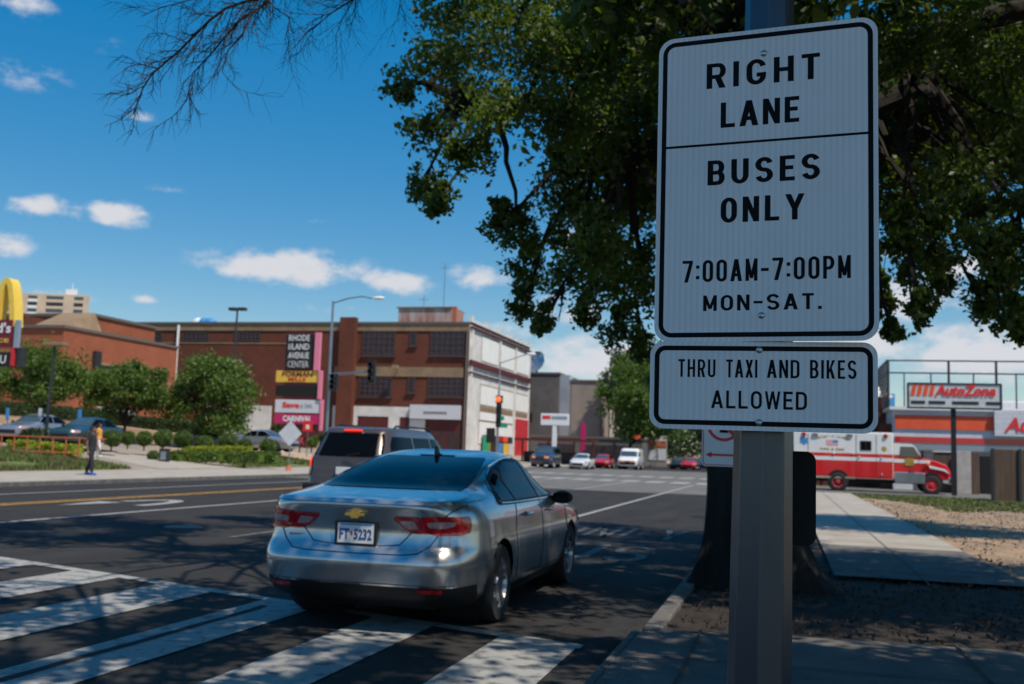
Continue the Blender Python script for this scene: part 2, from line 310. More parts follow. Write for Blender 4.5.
# ------------------------------------------------------------------ stroke lettering (road-sign alphabet)
def ribbon(out, pts, s):      # pts centreline, s = (thickness x, thickness y)
    pts = np.array(pts, float); T = np.gradient(pts, axis=0); T /= np.linalg.norm(T, axis=1)[:, None]+1e-9
    Nn = np.stack([-T[:, 1]*s[0]/2, T[:, 0]*s[1]/2], 1)
    for i in range(len(pts)-1): out.append([pts[i]+Nn[i], pts[i]-Nn[i], pts[i+1]-Nn[i+1], pts[i+1]+Nn[i+1]])
def arc(cx, cy, rx, ry, a0, a1, n=14): return [(cx+rx*math.cos(R(a)), cy+ry*math.sin(R(a))) for a in np.linspace(a0, a1, n)]
def glyph(ch, w, sx, sy):
    o = []; h = 1.0
    def q(x0, y0, x1, y1): o.append([(x0, y0), (x1, y0), (x1, y1), (x0, y1)])
    def dg(xb, xt, y0=0., y1=1., k=1.12): o.append([(xb, y0), (xb+sx*k, y0), (xt+sx*k, y1), (xt, y1)])
    hx, hy = sx/2, sy/2; r = min(.34, w*.5)
    if ch == 'I': q(0, 0, sx, h)
    elif ch == 'L': q(0, 0, sx, h); q(sx, 0, w, sy)
    elif ch == 'T': q(w/2-hx, 0, w/2+hx, h-sy); q(0, h-sy, w, h)
    elif ch == 'E': q(0, 0, sx, h); q(sx, 0, w, sy); q(sx, h-sy, w, h); q(sx, .5-hy+.02, w*.9, .5+hy+.02)
    elif ch == 'H': q(0, 0, sx, h); q(w-sx, 0, w, h); q(sx, .5-hy, w-sx, .5+hy)
    elif ch == 'N': q(0, 0, sx, h); q(w-sx, 0, w, h); o.append([(w-sx, 0), (w, 0), (sx, h), (0, h)]); 
    elif ch == 'M': q(0, 0, sx, h); q(w-sx, 0, w, h); o.append([(w/2-hx*.9, .12), (w/2+hx*.9, .12), (sx*.95, h), (0, h)]); o.append([(w/2-hx*.9, .12), (w/2+hx*.9, .12), (w, h), (w-sx*.95, h)])
    elif ch == 'A': dg(0, w/2-sx*.55); o.append([(w-sx*1.12, 0), (w, 0), (w/2+sx*.55, h), (w/2-sx*.55, h)]); q(w*.24, .22, w*.76, .22+sy)
    elif ch == 'Y': q(w/2-hx, 0, w/2+hx, .45); o.append([(w/2-hx, .42), (w/2+hx, .42), (sx*1.05, h), (0, h)]); o.append([(w/2-hx, .42), (w/2+hx, .42), (w, h), (w-sx*1.05, h)])
    elif ch == 'W':
        a = [0, w*.27, w*.5, w*.73, w]; t_ = sx*.9
        for x0, y0, x1, y1 in ((0, 1, w*.27-t_/2, 0), (w*.27-t_/2, 0, w*.5-t_/2, 1), (w*.5-t_/2, 1, w*.73-t_/2, 0), (w*.73-t_/2, 0, w-t_, 1)): o.append([(x0, y0), (x0+t_, y0), (x1+t_, y1), (x1, y1)])
    elif ch == 'X': dg(0, w-sx*1.12); o.append([(w-sx*1.12, 0), (w, 0), (sx*1.12, h), (0, h)])
    elif ch == 'K': q(0, 0, sx, h); o.append([(sx, .28), (sx, .28+sy*1.7), (w-sx*1.1, h), (w, h)]); o.append([(w-sx*1.15, 0), (w, 0), (sx*1.9, .62), (sx*1.2, .45)])
    elif ch == '-': q(0, .42, w, .42+sy)
    elif ch == '.': q(0, 0, sx, sy*1.2)
    elif ch == ':': q(0, .14, sx, .14+sy*1.1); q(0, .62, sx, .62+sy*1.1)
    elif ch == '7': q(0, h-sy, w, h); o.append([(w*.18, 0), (w*.18+sx*1.1, 0), (w, h-sy), (w-sx*1.1, h-sy)])
    elif ch in '0O': 
        ribbon(o, arc(w/2, h-r, w/2-hx, r-hy, 0, 180), (sx, sy)); ribbon(o, arc(w/2, r, w/2-hx, r-hy, 180, 360), (sx, sy)); q(0, r, sx, h-r); q(w-sx, r, w, h-r)
    elif ch == 'U': q(0, r, sx, h); q(w-sx, r, w, h); ribbon(o, arc(w/2, r, w/2-hx, r-hy, 180, 360), (sx, sy))
    elif ch == 'D':
        q(0, 0, sx, h); c = w-r; q(sx, 0, c, sy); q(sx, h-sy, c, h); q(w-sx, r, w, h-r); ribbon(o, arc(c, h-r, r-hx, r-hy, 90, 0), (sx, sy)); ribbon(o, arc(c, r, r-hx, r-hy, -90, 0), (sx, sy))
    elif ch in 'PRB':
        q(0, 0, sx, h); mid = .5 if ch == 'B' else .46; rb = (h-mid+hy)/2; rx = min(rb, w*.5); c = w-rx-(.02 if ch == 'B' else 0)
        q(sx, h-sy, c, h); q(sx, mid-hy, c, mid+hy); ribbon(o, arc(c, h-rb, rx-hx, rb-hy, 90, -90), (sx, sy))
        if ch == 'B':
            rb = (mid+hy)/2; c = w-rx; q(sx, 0, c, sy); ribbon(o, arc(c, rb, rx-hx, rb-hy, 90, -90), (sx, sy))
        if ch == 'R': o.append([(w-sx*1.15, 0), (w, 0), (w*.55+sx*.6, mid), (w*.55-sx*.5, mid)])
    elif ch == 'S':
        rx = w/2-hx; ry = (1-sy)/4
        ribbon(o, arc(w/2, 1-hy-ry, rx, ry, 15, 270, 20)+arc(w/2, hy+ry, rx, ry, 90, -165, 20)[1:], (sx, sy))
    elif ch == 'G':
        ribbon(o, arc(w/2, h-r, w/2-hx, r-hy, 12, 180), (sx, sy)); q(0, r, sx, h-r); ribbon(o, arc(w/2, r, w/2-hx, r-hy, 180, 360), (sx, sy)); q(w-sx, r, w, .46); q(w*.52, .46-sy, w-sx, .46)
    return o
LW = {'I': 0, ':': 0, '.': 0, 'M': 1.12, 'W': 1.4, 'A': 1.12, 'L': .86, 'E': .84, '-': .72, 'T': .9, 'Y': 1.15, ' ': .75}
def sign_line(mb, s, h, width, x0, z0, wd, sx, sy, gap, y):
    # total in units of letter height
    xs = []; x = 0
    for ch in s:
        k = LW.get(ch, 1.0); wc = sx if k == 0 else wd*k
        xs.append((x, wc)); x += wc+gap
    tot = x-gap; kx = width/tot
    for i, (ch, (xx, wc)) in enumerate(zip(s, xs)):
        for j, pl in enumerate(glyph(ch, wc, sx, sy)):
            mb.prism([(x0+(xx+px)*kx, z0+pz*h) for px, pz in pl], (0, y, 0), (1, 0, 0), (0, 0, 1), (0, -.0004-.00002*j, 0))
def rrect(w_, h_, r_, n=7):
    p = []
    for cx, cz, a0 in ((w_/2-r_, h_/2-r_, 0), (-w_/2+r_, h_/2-r_, 90), (-w_/2+r_, -h_/2+r_, 180), (w_/2-r_, -h_/2+r_, 270)):
        p += [(cx+r_*math.cos(R(a0+90*i/n)), cz+r_*math.sin(R(a0+90*i/n))) for i in range(n+1)]
    return p
def ringframe(mb, w_, h_, r_, t_, y, d):
    a = rrect(w_, h_, r_); b_ = rrect(w_-2*t_, h_-2*t_, max(r_-t_, .004)); n = len(a)
    vs = [(x, y, z) for x, z in a]+[(x, y, z) for x, z in b_]+[(x, y-d, z) for x, z in a]+[(x, y-d, z) for x, z in b_]
    fs = []
    for i in range(n):
        j = (i+1) % n; fs += [(2*n+i, 2*n+j, 3*n+j, 3*n+i), (i, j, 2*n+j, 2*n+i), (n+i, n+j, 3*n+j, 3*n+i)]
    mb.add(vs, fs)
# ================================================================== SETTING: ground
struct(MB().box((-2500, -2500, -.6), (2500, 2500, -.02)).build('ground', M['base']))
sheet('road', [(-20.6, -60), (-1.05, -60), (-1.05, 500), (-20.6, 500)], 0, M['asphalt'])
sheet('cross_street', [(-1.05, 46.2), (80, 46.2), (80, 61), (-1.05, 61)], .004, M['sunlit_crossroad'])
sheet('cross_street', [(-20.6, 66), (-90, 66), (-90, 67), (-20.6, 67)], .004, M['sunlit_crossroad'])
sheet('intersection', [(-20.6, 40), (-1.05, 40), (-1.05, 100), (-20.6, 100)], .004, M['sunlit_crossroad'])
# worn repair patch beside the kerb
sheet('gutter', [(-1.42, -60), (-1.05, -60), (-1.05, 46), (-1.42, 46)], .004, M['patch'])
def kerb(x0, x1, y0, y1): return struct(MB().box((x0, y0, -.02), (x1, y1, .13)).build('kerb', M['kerb'], bevel=.02))
kerb(-1.05, -.90, 8.0, 46)
kerb(-20.75, -20.6, -60, 46); kerb(-20.75, -20.6, 74, 400)
kerb(-1.05, -.90, 62, 300)
# near pavement: corner slabs, then the strip with its joints
sheet('pavement', [(-1.05, -40), (6, -40), (6, 8.35), (.5, 8.2), (-.90, 8.0), (-1.05, 7.8)], .122, M['shaded_concrete'])
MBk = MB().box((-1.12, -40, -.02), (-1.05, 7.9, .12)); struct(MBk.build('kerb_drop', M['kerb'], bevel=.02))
sheet('pavement', [(.55, 17.2), (2.65, 17.2), (2.65, 46), (.55, 46)], .13, M['concrete']); sheet('pavement', [(.55, 12.6), (2.65, 12.6), (2.65, 17.2), (.55, 17.2)], .13, M['shaded_concrete'])
j = MB()
for x0, y0, x1, y1 in [(1.515, 12.2, 1.535, 46)]+[(.55, y, 2.65, y+.02) for y in np.arange(13.3, 46, 1.55)]+[(-1, 6.9, 6, 6.92), (1.2, -5, 1.22, 8.3), (-.62, 3, -.60, 8.1), (3.4, -5, 3.42, 8.3)]:
    j.add([(x0, y0, .134), (x1, y0, .134), (x1, y1, .134), (x0, y1, .134)], [(0, 1, 2, 3)])
struct(j.build('pavement_joints', M['joint']))
# tree box soil with relief
X, Y = np.meshgrid(np.linspace(-.9, 2.7, 60), np.linspace(7.95, 49, 300))
Z = .085+.03*np.sin(X*9+Y*3)*np.cos(Y*7)*.4+rng.normal(0, .006, X.shape)
keep = MB(); keep.grid(np.stack([X, Y, Z], -1)[:95]); struct(keep.build('tree_box_soil', M['dirt'], smooth=True))
sheet('verge', [(-.9, 20.8), (.55, 20.8), (.55, 46), (-.9, 46)], .11, M['gravel'])
X, Y = np.meshgrid(np.linspace(2.65, 30, 110), np.linspace(8.3, 46, 140)); Z = .11+rng.normal(0, .008, X.shape)
struct(MB().grid(np.stack([X, Y, Z], -1)).build('gravel_yard', M['gravel'], smooth=True))
# grass blades / tufts as stuff
def leafcloud(name, C, nrm_up, size, m, parent=None, aspect=.55, curl=.25):
    C = np.asarray(C, float); n = len(C); size = np.asarray(size)
    a = rng.normal(size=(n, 3)); a /= np.linalg.norm(a, axis=1)[:, None]
    b_ = rng.normal(size=(n, 3)); b_[:, 2] += nrm_up; b_ -= a*(a*b_).sum(1)[:, None]; b_ /= np.linalg.norm(b_, axis=1)[:, None]
    s = (size*rng.uniform(.6, 1.35, n))[:, None]; nn = np.cross(a, b_)
    P0 = C-a*s*.5; P2 = C+a*s*.5; P1 = C+b_*s*aspect*.5+nn*s*curl*.3; P3 = C-b_*s*aspect*.5+nn*s*curl*.3
    V = np.stack([P0, P1, P2, P3], 1).reshape(-1, 3)
    me = D.meshes.new(name); me.vertices.add(4*n); me.vertices.foreach_set('co', V.ravel()); me.loops.add(4*n); me.loops.foreach_set('vertex_index', np.arange(4*n)); me.polygons.add(n)
    me.polygons.foreach_set('loop_start', np.arange(0, 4*n, 4)); me.polygons.foreach_set('loop_total', np.full(n, 4)); me.materials.append(m); me.update(calc_edges=True)
    o = D.objects.new(name, me); col.objects.link(o)
    if parent: o.parent = parent
    return o
def blades(name, P, h, m):
    P = np.asarray(P); n = len(P); a = rng.uniform(0, 6.28, n); hh = h*rng.uniform(.5, 1.4, n); d = np.stack([np.cos(a), np.sin(a), a*0], 1)
    lean = rng.normal(0, .4, (n, 2))*hh[:, None]; T = P+np.stack([lean[:, 0], lean[:, 1], hh], 1); wd = .012*(1+P[:, 1:2]/12)
    V = np.stack([P-d*wd, P+d*wd, T], 1).reshape(-1, 3); me = D.meshes.new(name); me.from_pydata([], [], [])
    me.vertices.add(3*n); me.vertices.foreach_set('co', V.ravel()); me.loops.add(3*n); me.loops.foreach_set('vertex_index', np.arange(3*n)); me.polygons.add(n)
    me.polygons.foreach_set('loop_start', np.arange(0, 3*n, 3)); me.polygons.foreach_set('loop_total', np.full(n, 3)); me.materials.append(m); me.update(calc_edges=True)
    o = D.objects.new(name, me); col.objects.link(o); return o
pts = []
for _ in range(60000):
    x = random.uniform(2.7, 24); y = random.uniform(14, 45.6)
    edge = 29+2.0*math.sin(x*.9)+1.2*math.sin(x*2.3)-(x-6)*.7
    if y > edge+5+(3 if x < 4.5 else 0) or (abs(x-2.8) < .15 and random.random() < .08): pts.append((x, y, .11))
tag(blades('grass', pts, .06, M['grass']), 'green grass strip along the driveway beyond the gravel', 'grass', kind='stuff')
sheet('grass_ground', [(2.72, 42), (4.2, 38), (7, 34.5), (10, 31), (24, 22), (24, 45.9), (2.72, 45.9)], .125, M['grass'])
# fallen leaves and litter in the soil
P = np.stack([rng.uniform(-.85, 2.6, 1400), rng.uniform(8.3, 13, 1400), np.full(1400, .115)], 1)
M['deadleaf'] = mat('dead_leaf', (.07, .045, .027), .8, scale=20, c2=(.04, .025, .015))
tag(leafcloud('leaf_litter', P, 8, .045, M['deadleaf']), 'dry fallen leaves scattered on the dark soil around the trunk', 'leaf litter', kind='stuff')
# pebbles
P = np.stack([rng.uniform(2.7, 14, 9000), rng.uniform(9, 36, 9000), np.full(9000, .118)], 1)
M['pebble'] = mat('pebble', (.5, .36, .22), .9, scale=9, c2=(.2, .15, .11))
tag(leafcloud('pebbles', P, 3, .05, M['pebble'], aspect=.8), 'loose pebbles and straw over the dusty yard', 'gravel', kind='stuff')
# ---- far side: pavement, sloping forecourt
sheet('far_pavement', [(-26.4, -60), (-20.75, -60), (-20.75, 400), (-26.4, 400)], .12, M['concrete'])
def hl(x): return .12+max(0, min(35., -26.4-x))*.076
X = np.array([-26.4, -30, -40, -50, -61.4, -400]); Yv = np.array([-60, 400.])
struct(MB().grid([[(x, y, hl(x)) for x in X] for y in Yv]).build('forecourt', M['lot']))
def slopesheet(name, pts, dz, m):
    return struct(MB().add([(x, y, hl(x)+dz) for x, y in pts], [tuple(range(len(pts)))]).build(name, m))
slopesheet('grass_bank', [(-26.6, 20), (-31, 20), (-35, 41.5), (-29.4, 40), (-26.6, 37)], .006, M['grass'])
slopesheet('grass_bank', [(-26.8, 47), (-33.5, 53.5), (-31.5, 60), (-26.8, 60)], .006, M['grass'])
slopesheet('tan_path', [(-34, 56), (-60, 56), (-60, 70), (-34, 70)], .006, M['tan'])
slopesheet('tan_path', [(-27, 62), (-34, 62), (-34, 80), (-27, 80)], .01, M['tan'])
slopesheet('drive_apron', [(-26.6, 40), (-35, 44), (-35, 47), (-26.6, 46)], .01, M['concrete'])
pts = []
while len(pts) < 26000:
    x = random.uniform(-35, -26.7); y = random.uniform(22, 60)
    if (y < 38+(-26.6-x)*.4 and x > -31-max(0, y-20)*.19) or (y > 47.5+(-26.8-x)*.9 and x > -33 and y < 60):
        if math.sin(x*1.3+y*.5)+math.sin(y*.9)*.7 > -1.0: pts.append((x, y, hl(x)+.01))
tag(blades('grass', pts, .16, M['grass']), 'tufted lawn between the far pavement and the parked cars', 'grass', kind='stuff')
# ---- road markings
mk = MB()
k = -(10.02-8.53)/(8.67-4.26)
def far_y(x): return 8.53+k*(x+4.26)
def bar(x0, x1): mk.add([(x0, far_y(x0)-5.5, .008), (x1, far_y(x1)-5.5, .008), (x1, far_y(x1), .008), (x0, far_y(x0), .008)], [(0, 1, 2, 3)])
for x0, x1 in [(-2.12, -1.48), (-3.34, -2.74), (-4.60, -3.98), (-6.0, -5.26), (-7.35, -6.60), (-8.75, -8.05), (-10.1, -9.4), (-11.5, -10.8), (-12.9, -12.2), (-14.3, -13.6), (-15.7, -15), (-17.1, -16.4), (-18.5, -17.8)]: bar(x0, x1)
mk.add([(-20.4, far_y(-20.4), .0085), (-1.45, far_y(-1.45), .0085), (-1.45, far_y(-1.45)+.16, .0085), (-20.4, far_y(-20.4)+.16, .0085)], [(0, 1, 2, 3)])
struct(mk.build('crosswalk_marking', M['paint']))
def line(name, x0, x1, y0, y1, m): return sheet(name, [(x0, y0), (x1, y0), (x1, y1), (x0, y1)], .008, m)
line('lane_line', -4.62, -4.48, 21, 54, M['paint'])
line('lane_line', -12.38, -12.22, 12, 27, M['paint'])
line('lane_line', -8.1, -7.98, 14, 17, M['worn']); line('lane_line', -8.1, -7.98, 40, 54, M['paint']); line('lane_line', -12.1, -11.98, 38, 54, M['paint'])
line('centre_line', -15.35, -15.22, 11, 46, M['yellow']); line('centre_line', -15.62, -15.50, 11, 46, M['yellow'])
line('lane_line', -18.1, -17.95, 10, 46, M['paint'])
z = MB()
for X0 in np.arange(-19.6, -1.8, 1.36):
    z.add([(X0, 55, .009), (X0+.95, 55, .009), (X0+.95, 58.6, .009), (X0, 58.6, .009)], [(0, 1, 2, 3)])
    z.add([(X0+.5, 68, .009), (X0+1.45, 68, .009), (X0+1.45, 72, .009), (X0+.5, 72, .009)], [(0, 1, 2, 3)])
struct(z.build('zebra_marking', M['paint']))
# turn arrow (curved head in the turning lane)
a = MB(); pts_ = arc(-14.0, 19.4, .62, 2.2, 0, 150, 16)
o_ = []; ribbon(o_, pts_, (.28, .4))
for q_ in o_: a.add([(x, y, .009) for x, y in q_], [(0, 1, 2, 3)])
a.add([(-14.9, 20.1, .009), (-14.25, 20.1, .009), (-14.55, 18.3, .009)], [(0, 1, 2)])
struct(a.build('turn_arrow_marking', M['paint']))
def roadword(s, x0, y0, w_, h_):
    mb = MB(); n = len(s); cw = w_/n
    for i, ch in enumerate(s):
        for pl in glyph(ch, .62, .15, .12): mb.add([(x0+i*cw+px*cw/.8, y0+pz*h_, .009) for px, pz in pl], [(0, 1, 2, 3)])
    struct(mb.build('lane_word_marking', M['worn']))
roadword('BUS', -4.0, 13.9, 2.3, 2.4); roadword('ONLY', -4.1, 17.8, 2.5, 2.4)
# crack sealing and a manhole
cr = MB()
for x0, y0, ln, ang in ((-7, 12, 9, .1), (-3.2, 12, 10, -.05), (-1.75, 6, 20, .0), (-10, 15, 8, .25), (-6, 9.5, 4, 1.4)):
    p = [(x0, y0)]; a0 = ang
    for i in range(26): a0 = ang+random.gauss(0, .35); p.append((p[-1][0]+math.sin(a0)*ln/26, p[-1][1]+math.cos(a0)*ln/26))
    o_ = []; ribbon(o_, p, (.035, .035))
    for q_ in o_: cr.add([(x, y, .006) for x, y in q_], [(0, 1, 2, 3)])
struct(cr.build('crack_sealant', M['patch']))
seam = MB(); P_x = [(-4.40+random.gauss(0, .006), y) for y in np.linspace(3.2, 8.35, 24)]; o_ = []; ribbon(o_, P_x, (.075, .05))
for q_ in o_: seam.add([(x, y, .0115) for x, y in q_], [(0, 1, 2, 3)])
P_x = [(-1.25+random.gauss(0, .01), y) for y in np.linspace(4, 30, 60)]; o_ = []; ribbon(o_, P_x, (.03, .03))
for q_ in o_: seam.add([(x, y, .0075) for x, y in q_], [(0, 1, 2, 3)])
struct(seam.build('tar_seam', M['patch']))
for cx, cy, rx, ry in ((-6.2, 13.5, .8, 1.6), (-10.4, 12.5, 1.2, .9), (-2.6, 14.0, .5, 1.2)):
    sheet('asphalt_repair', [(cx+rx*math.cos(a)*random.uniform(.9, 1.1), cy+ry*math.sin(a)*random.uniform(.9, 1.1)) for a in np.linspace(0, 6.1, 14)], .0045, M['patch'])
struct(MB().lathe([(0, .012), (.30, .012), (.32, .004)], (-9.6, 15.2, 0), (0, 0, 1), 24).build('manhole_cover', M['darkmetal']))

# ================================================================== BUS LANE SIGNS AND POLE
S1 = np.array([-.063, 2.9, 2.205]); S2 = np.array([-.066, 2.908, 1.631])
def signbody(name, c, yaw, w_, h_, rad, label, bt, inset, lines, divider, screws):
    e = empty(name, c, label, 'traffic sign', 'bus lane signs on the steel pole', yaw)
    MB().prism(rrect(w_, h_, rad), (0, .0015, 0), (1, 0, 0), (0, 0, 1), (0, -.003, 0)).build('sign_panel', M['sheeting'], e)
    mb = MB(); ringframe(mb, w_-2*inset, h_-2*inset, rad-inset*.6, bt, -.0015, .0005)
    if divider: mb.box((-(w_/2-inset-bt), -.002, divider-.0035), ((w_/2-inset-bt), -.0015, divider+.0035))
    mb.build('border', M['signtext'], e)
    for s, x0, x1, z0, h, wd, sx, sy, gap in lines:
        mb = MB(); sign_line(mb, s, h, x1-x0, x0, z0, wd, sx, sy, gap, -.0016); mb.build('lettering', M['signtext'], e)
    for x, z_ in screws:
        MB().lathe([(.0, .006), (.005, .006), (.0085, .0035), (.010, 0)], (x, -.0016, z_), (0, -1, 0), 16).lathe([(.004, .0065), (.0, .0075)], (x, -.0016, z_), (0, -1, 0), 6).build('bolt', M['alloy'], e, smooth=True)
    MB().box((-.03, .002, -h_/2+.03), (.03, .016, h_/2-.03)).build('back_bracket', M['galv'], e)
    return e
def loc_on(c, yaw, x, y):   # pixel -> plane coordinates of the sign (used to measure the lettering)
    n = np.array([-math.sin(yaw), math.cos(yaw), 0]); d = ray(x, y); t_ = ((c-CAM)@n)/(d@n); p = CAM+d*t_-c
    return p@np.array([math.cos(yaw), math.sin(yaw), 0]), p[2]
def meas(c, yaw, l):
    out = []
    for s, xa, ta, ba, xb, tb, bb, wd, sx, sy, gap in l:
        x0, z0t = loc_on(c, yaw, xa, ta); _, z0b = loc_on(c, yaw, xa, ba); x1, z1t = loc_on(c, yaw, xb, tb); _, z1b = loc_on(c, yaw, xb, bb)
        out.append((s, x0, x1, (z0b+z1b)/2, ((z0t-z0b)+(z1t-z1b))/2, wd, sx, sy, gap))
    return out
y1, y2 = R(-6.09), R(1.12)
L1 = meas(S1, y1, [('RIGHT', 707, 64.6, 89.2, 820, 52.7, 78.7, .80, .235, .155, .31), ('LANE', 721, 103, 127.9, 799.3, 96, 122, .74, .235, .155, .20),
                   ('BUSES', 707.9, 161, 185.3, 820, 153.4, 179.2, .72, .235, .155, .27), ('ONLY', 721, 198, 223.3, 804.7, 193.5, 219, .70, .235, .155, .24),
                   ('7:00AM-7:00PM', 682.8, 261.2, 283, 850.8, 255, 277.9, .46, .15, .135, .15), ('MON-SAT.', 703.4, 295.5, 311.2, 821.8, 293, 309, .84, .235, .16, .27)])
L2 = meas(S2, y2, [('THRU', 678.5, 359.2, 377, 715.6, 359.4, 377.2, .42, .13, .125, .15), ('TAXI', 726.2, 359.6, 377.5, 757.5, 359.8, 377.8, .42, .13, .125, .11), ('AND', 767, 360, 378, 799.5, 360, 378.3, .44, .13, .125, .12),
                   ('BIKES', 810, 360, 378.6, 856.4, 360.4, 379, .42, .13, .125, .13), ('ALLOWED', 711.3, 390.3, 408.2, 807, 392, 410, .62, .155, .145, .17)])
dv = (loc_on(S1, y1, 666.4, 148.7)[1]+loc_on(S1, y1, 867.5, 132.6)[1])/2
sc1 = [loc_on(S1, y1, 764, 53.5), loc_on(S1, y1, 761.5, 315.5)]; sc2 = [loc_on(S2, y2, 759.3, 350), loc_on(S2, y2, 758.8, 422.5)]
signbody('bus_lane_sign', S1, y1, .61, .90, .045, 'tall white sign reading RIGHT LANE BUSES ONLY on the steel pole', .0135, .0125, L1, dv, sc1)
signbody('exemption_sign', S2, y2, .612, .247, .038, 'low white sign reading THRU TAXI AND BIKES ALLOWED below the tall sign', .0135, .0125, L2, None, sc2)
e = empty('sign_pole', (-.073, 3.03, .122), 'grey tapered steel pole carrying the white bus lane signs', 'pole')
pm = MB(); zz = [0, .7, 1.4, 2.1, 3.0, 5, 8]; pm.tube([(.008*q, 0, q) for q in zz], [.0955-.0088*q for q in zz], n=8, rot=R(-1)); pm.build('shaft', M['polemetal'], e, bevel=.006)
MB().box((-.17, -.17, 0), (.17, .17, .025)).build('base_plate', M['galv'], e, bevel=.004)
for sx_ in (-1, 1):
    for sy_ in (-1, 1): MB().tube([(sx_*.135, sy_*.135, .02), (sx_*.135, sy_*.135, .07)], .014, 6).build('anchor_bolt', M['galv'], e)
for z_ in (2.62, 1.86, 1.70, 1.54):
    MB().tube([(.013, 0, z_-.012-.12), (.013, 0, z_+.012-.12)], .0995-.0088*z_, 16).build('band_clamp', M['galv'], e)
e = empty('plate_back', (-.03, 3.16, 1.32), 'small black rounded plate fixed behind the steel pole', 'sign')
MB().prism(rrect(.235, .275, .03), (0, 0, 0), (1, 0, 0), (0, 0, 1), (0, .012, 0)).build('plate', M['blackmat'], e); MB().box((-.08, -.06, -.015), (-.03, 0, .015)).build('bracket', M['darkmetal'], e)
# no stopping sign on its thin post
e = empty('no_stopping_sign', (-.425, 7.5, .11), 'small white sign with red crossed circle and double arrow before the trunk', 'traffic sign')
MB().prism(rrect(.31, .46, .03), (0, 0, 1.49), (1, 0, 0), (0, 0, 1), (0, -.004, 0)).build('sign_panel', M['sheeting'], e)
mb = MB(); ringframe(mb, .295, .445, .025, .006, -.004, .001); 
for i in range(len(mb.v)): mb.v[i] = (mb.v[i][0], mb.v[i][1], mb.v[i][2]+1.49)
o_ = []; ribbon(o_, arc(0, 1.56, .11, .11, 0, 360, 40), (.022, .022)); ribbon(o_, [(-.08, 1.64), (.08, 1.48)], (.03, .03))
for i, q_ in enumerate(o_): mb.prism(q_, (0, -.0045-.00005*(i % 2), 0), (1, 0, 0), (0, 0, 1), (0, -.0006, 0))
mb.box((-.09, -.0055, 1.334), (.09, -.0045, 1.35)); mb.prism([(-.13, 1.342), (-.085, 1.322), (-.085, 1.362)], (0, -.0045, 0), (1, 0, 0), (0, 0, 1), (0, -.001, 0)); mb.prism([(.13, 1.342), (.085, 1.322), (.085, 1.362)], (0, -.0045, 0), (1, 0, 0), (0, 0, 1), (0, -.001, 0))
mb.build('red_symbol', M['letterred'], e)
MB().box((-.03, -.0043, 1.50), (.03, -.0040, 1.62)).build('letter_p', M['signtext'], e)
MB().tube([(.11, .02, 0), (.11, .02, 1.75)], .018, 8).build('post', M['darkmetal'], e)

# ================================================================== TREES
def limb_path(a, b_, n=9, sag=.0, wob=.12):
    a, b_ = np.asarray(a, float), np.asarray(b_, float); L = np.linalg.norm(b_-a); out = []
    for t_ in np.linspace(0, 1, n):
        p = a*(1-t_)+b_*t_; p[2] += math.sin(t_*math.pi)*L*sag; out.append(p+rng.normal(0, wob*.1*L, 3)*math.sin(t_*math.pi)*.6)
    return out
def spray(c, r_, n, sub_=14, sq=(1, 1, .8)):
    C = []
    k_ = max(2, sub_)
    for _ in range(k_):
        d = rng.normal(size=3); d /= np.linalg.norm(d); cc_ = np.asarray(c)+d*np.array(sq)*r_*rng.uniform(.2, 1)
        C.append(cc_+rng.normal(0, r_*.19, (n//k_, 3)))
    return np.concatenate(C)
oak = empty('oak_tree', (-.37, 11.35, .1), 'massive street oak with dark trunk and low spreading crown behind the signs', 'tree')
o0 = np.array([-.37, 11.35, .1])
# trunk with root flare
Zs = np.concatenate([np.linspace(0, 1.4, 18), np.linspace(1.7, 7.2, 12)]); nn_ = 36; G = []
for z_ in Zs:
    row = []
    for k_ in range(nn_+1):
        th = 2*math.pi*(k_ % nn_)/nn_
        fl = .17*math.exp(-z_/.33)*(1+.6*math.cos(th*5+.6))+.26*math.exp(-z_/.42)*max(0, math.cos(th-.15))**3
        r_ = (.455-.012*z_)+fl+.018*math.sin(th*9+z_*1.2)+.012*math.sin(th*17+z_*3)
        row.append((r_*math.cos(th)+.0*z_, r_*math.sin(th), z_-.02 if z_ == 0 else z_))
    G.append(row)
MB().grid(G).build('trunk', M['bark'], oak, smooth=True, weld=True)
CLP = [(405, 85, 22), (440, 60, 38), (480, 40, 45), (470, 100, 40), (430, 130, 25), (425, 185, 20), (442, 203, 16), (465, 150, 30), (500, 110, 40), (540, 60, 55), (600, 50, 60), (560, 110, 45), (600, 130, 55), (640, 110, 50), (500, 222, 18), (520, 237, 22), (562, 200, 34), (600, 210, 48), (640, 200, 50), (530, 272, 24), (522, 312, 17), (570, 270, 33), (612, 280, 38), (642, 290, 34), (622, 333, 22), (643, 350, 13), (545, 322, 14), (520, 20, 40), (690, 60, 50), (455, 8, 38), (600, 8, 45), (700, 180, 50), (700, 300, 30), (585, 315, 16), (600, 250, 35), (570, 165, 30),
       (900, 245, 28), (935, 252, 24), (920, 312, 16), (893, 335, 11), (985, 240, 34), (1010, 270, 34), (985, 308, 20), (1015, 320, 17), (900, 150, 46), (950, 105, 55), (1000, 60, 60), (950, 185, 45), (1000, 170, 50), (900, 60, 50), (893, 200, 28), (1000, 20, 50), (960, 30, 50), (1040, 250, 50), (1050, 150, 60), (940, 215, 35), (905, 15, 45), (760, 120, 60), (820, 60, 60), (820, 180, 60), (880, 300, 18), (1060, 320, 40), (1000, 300, 26), (1022, 332, 18), (945, 285, 20), (915, 270, 22)]
C = []; ends = []
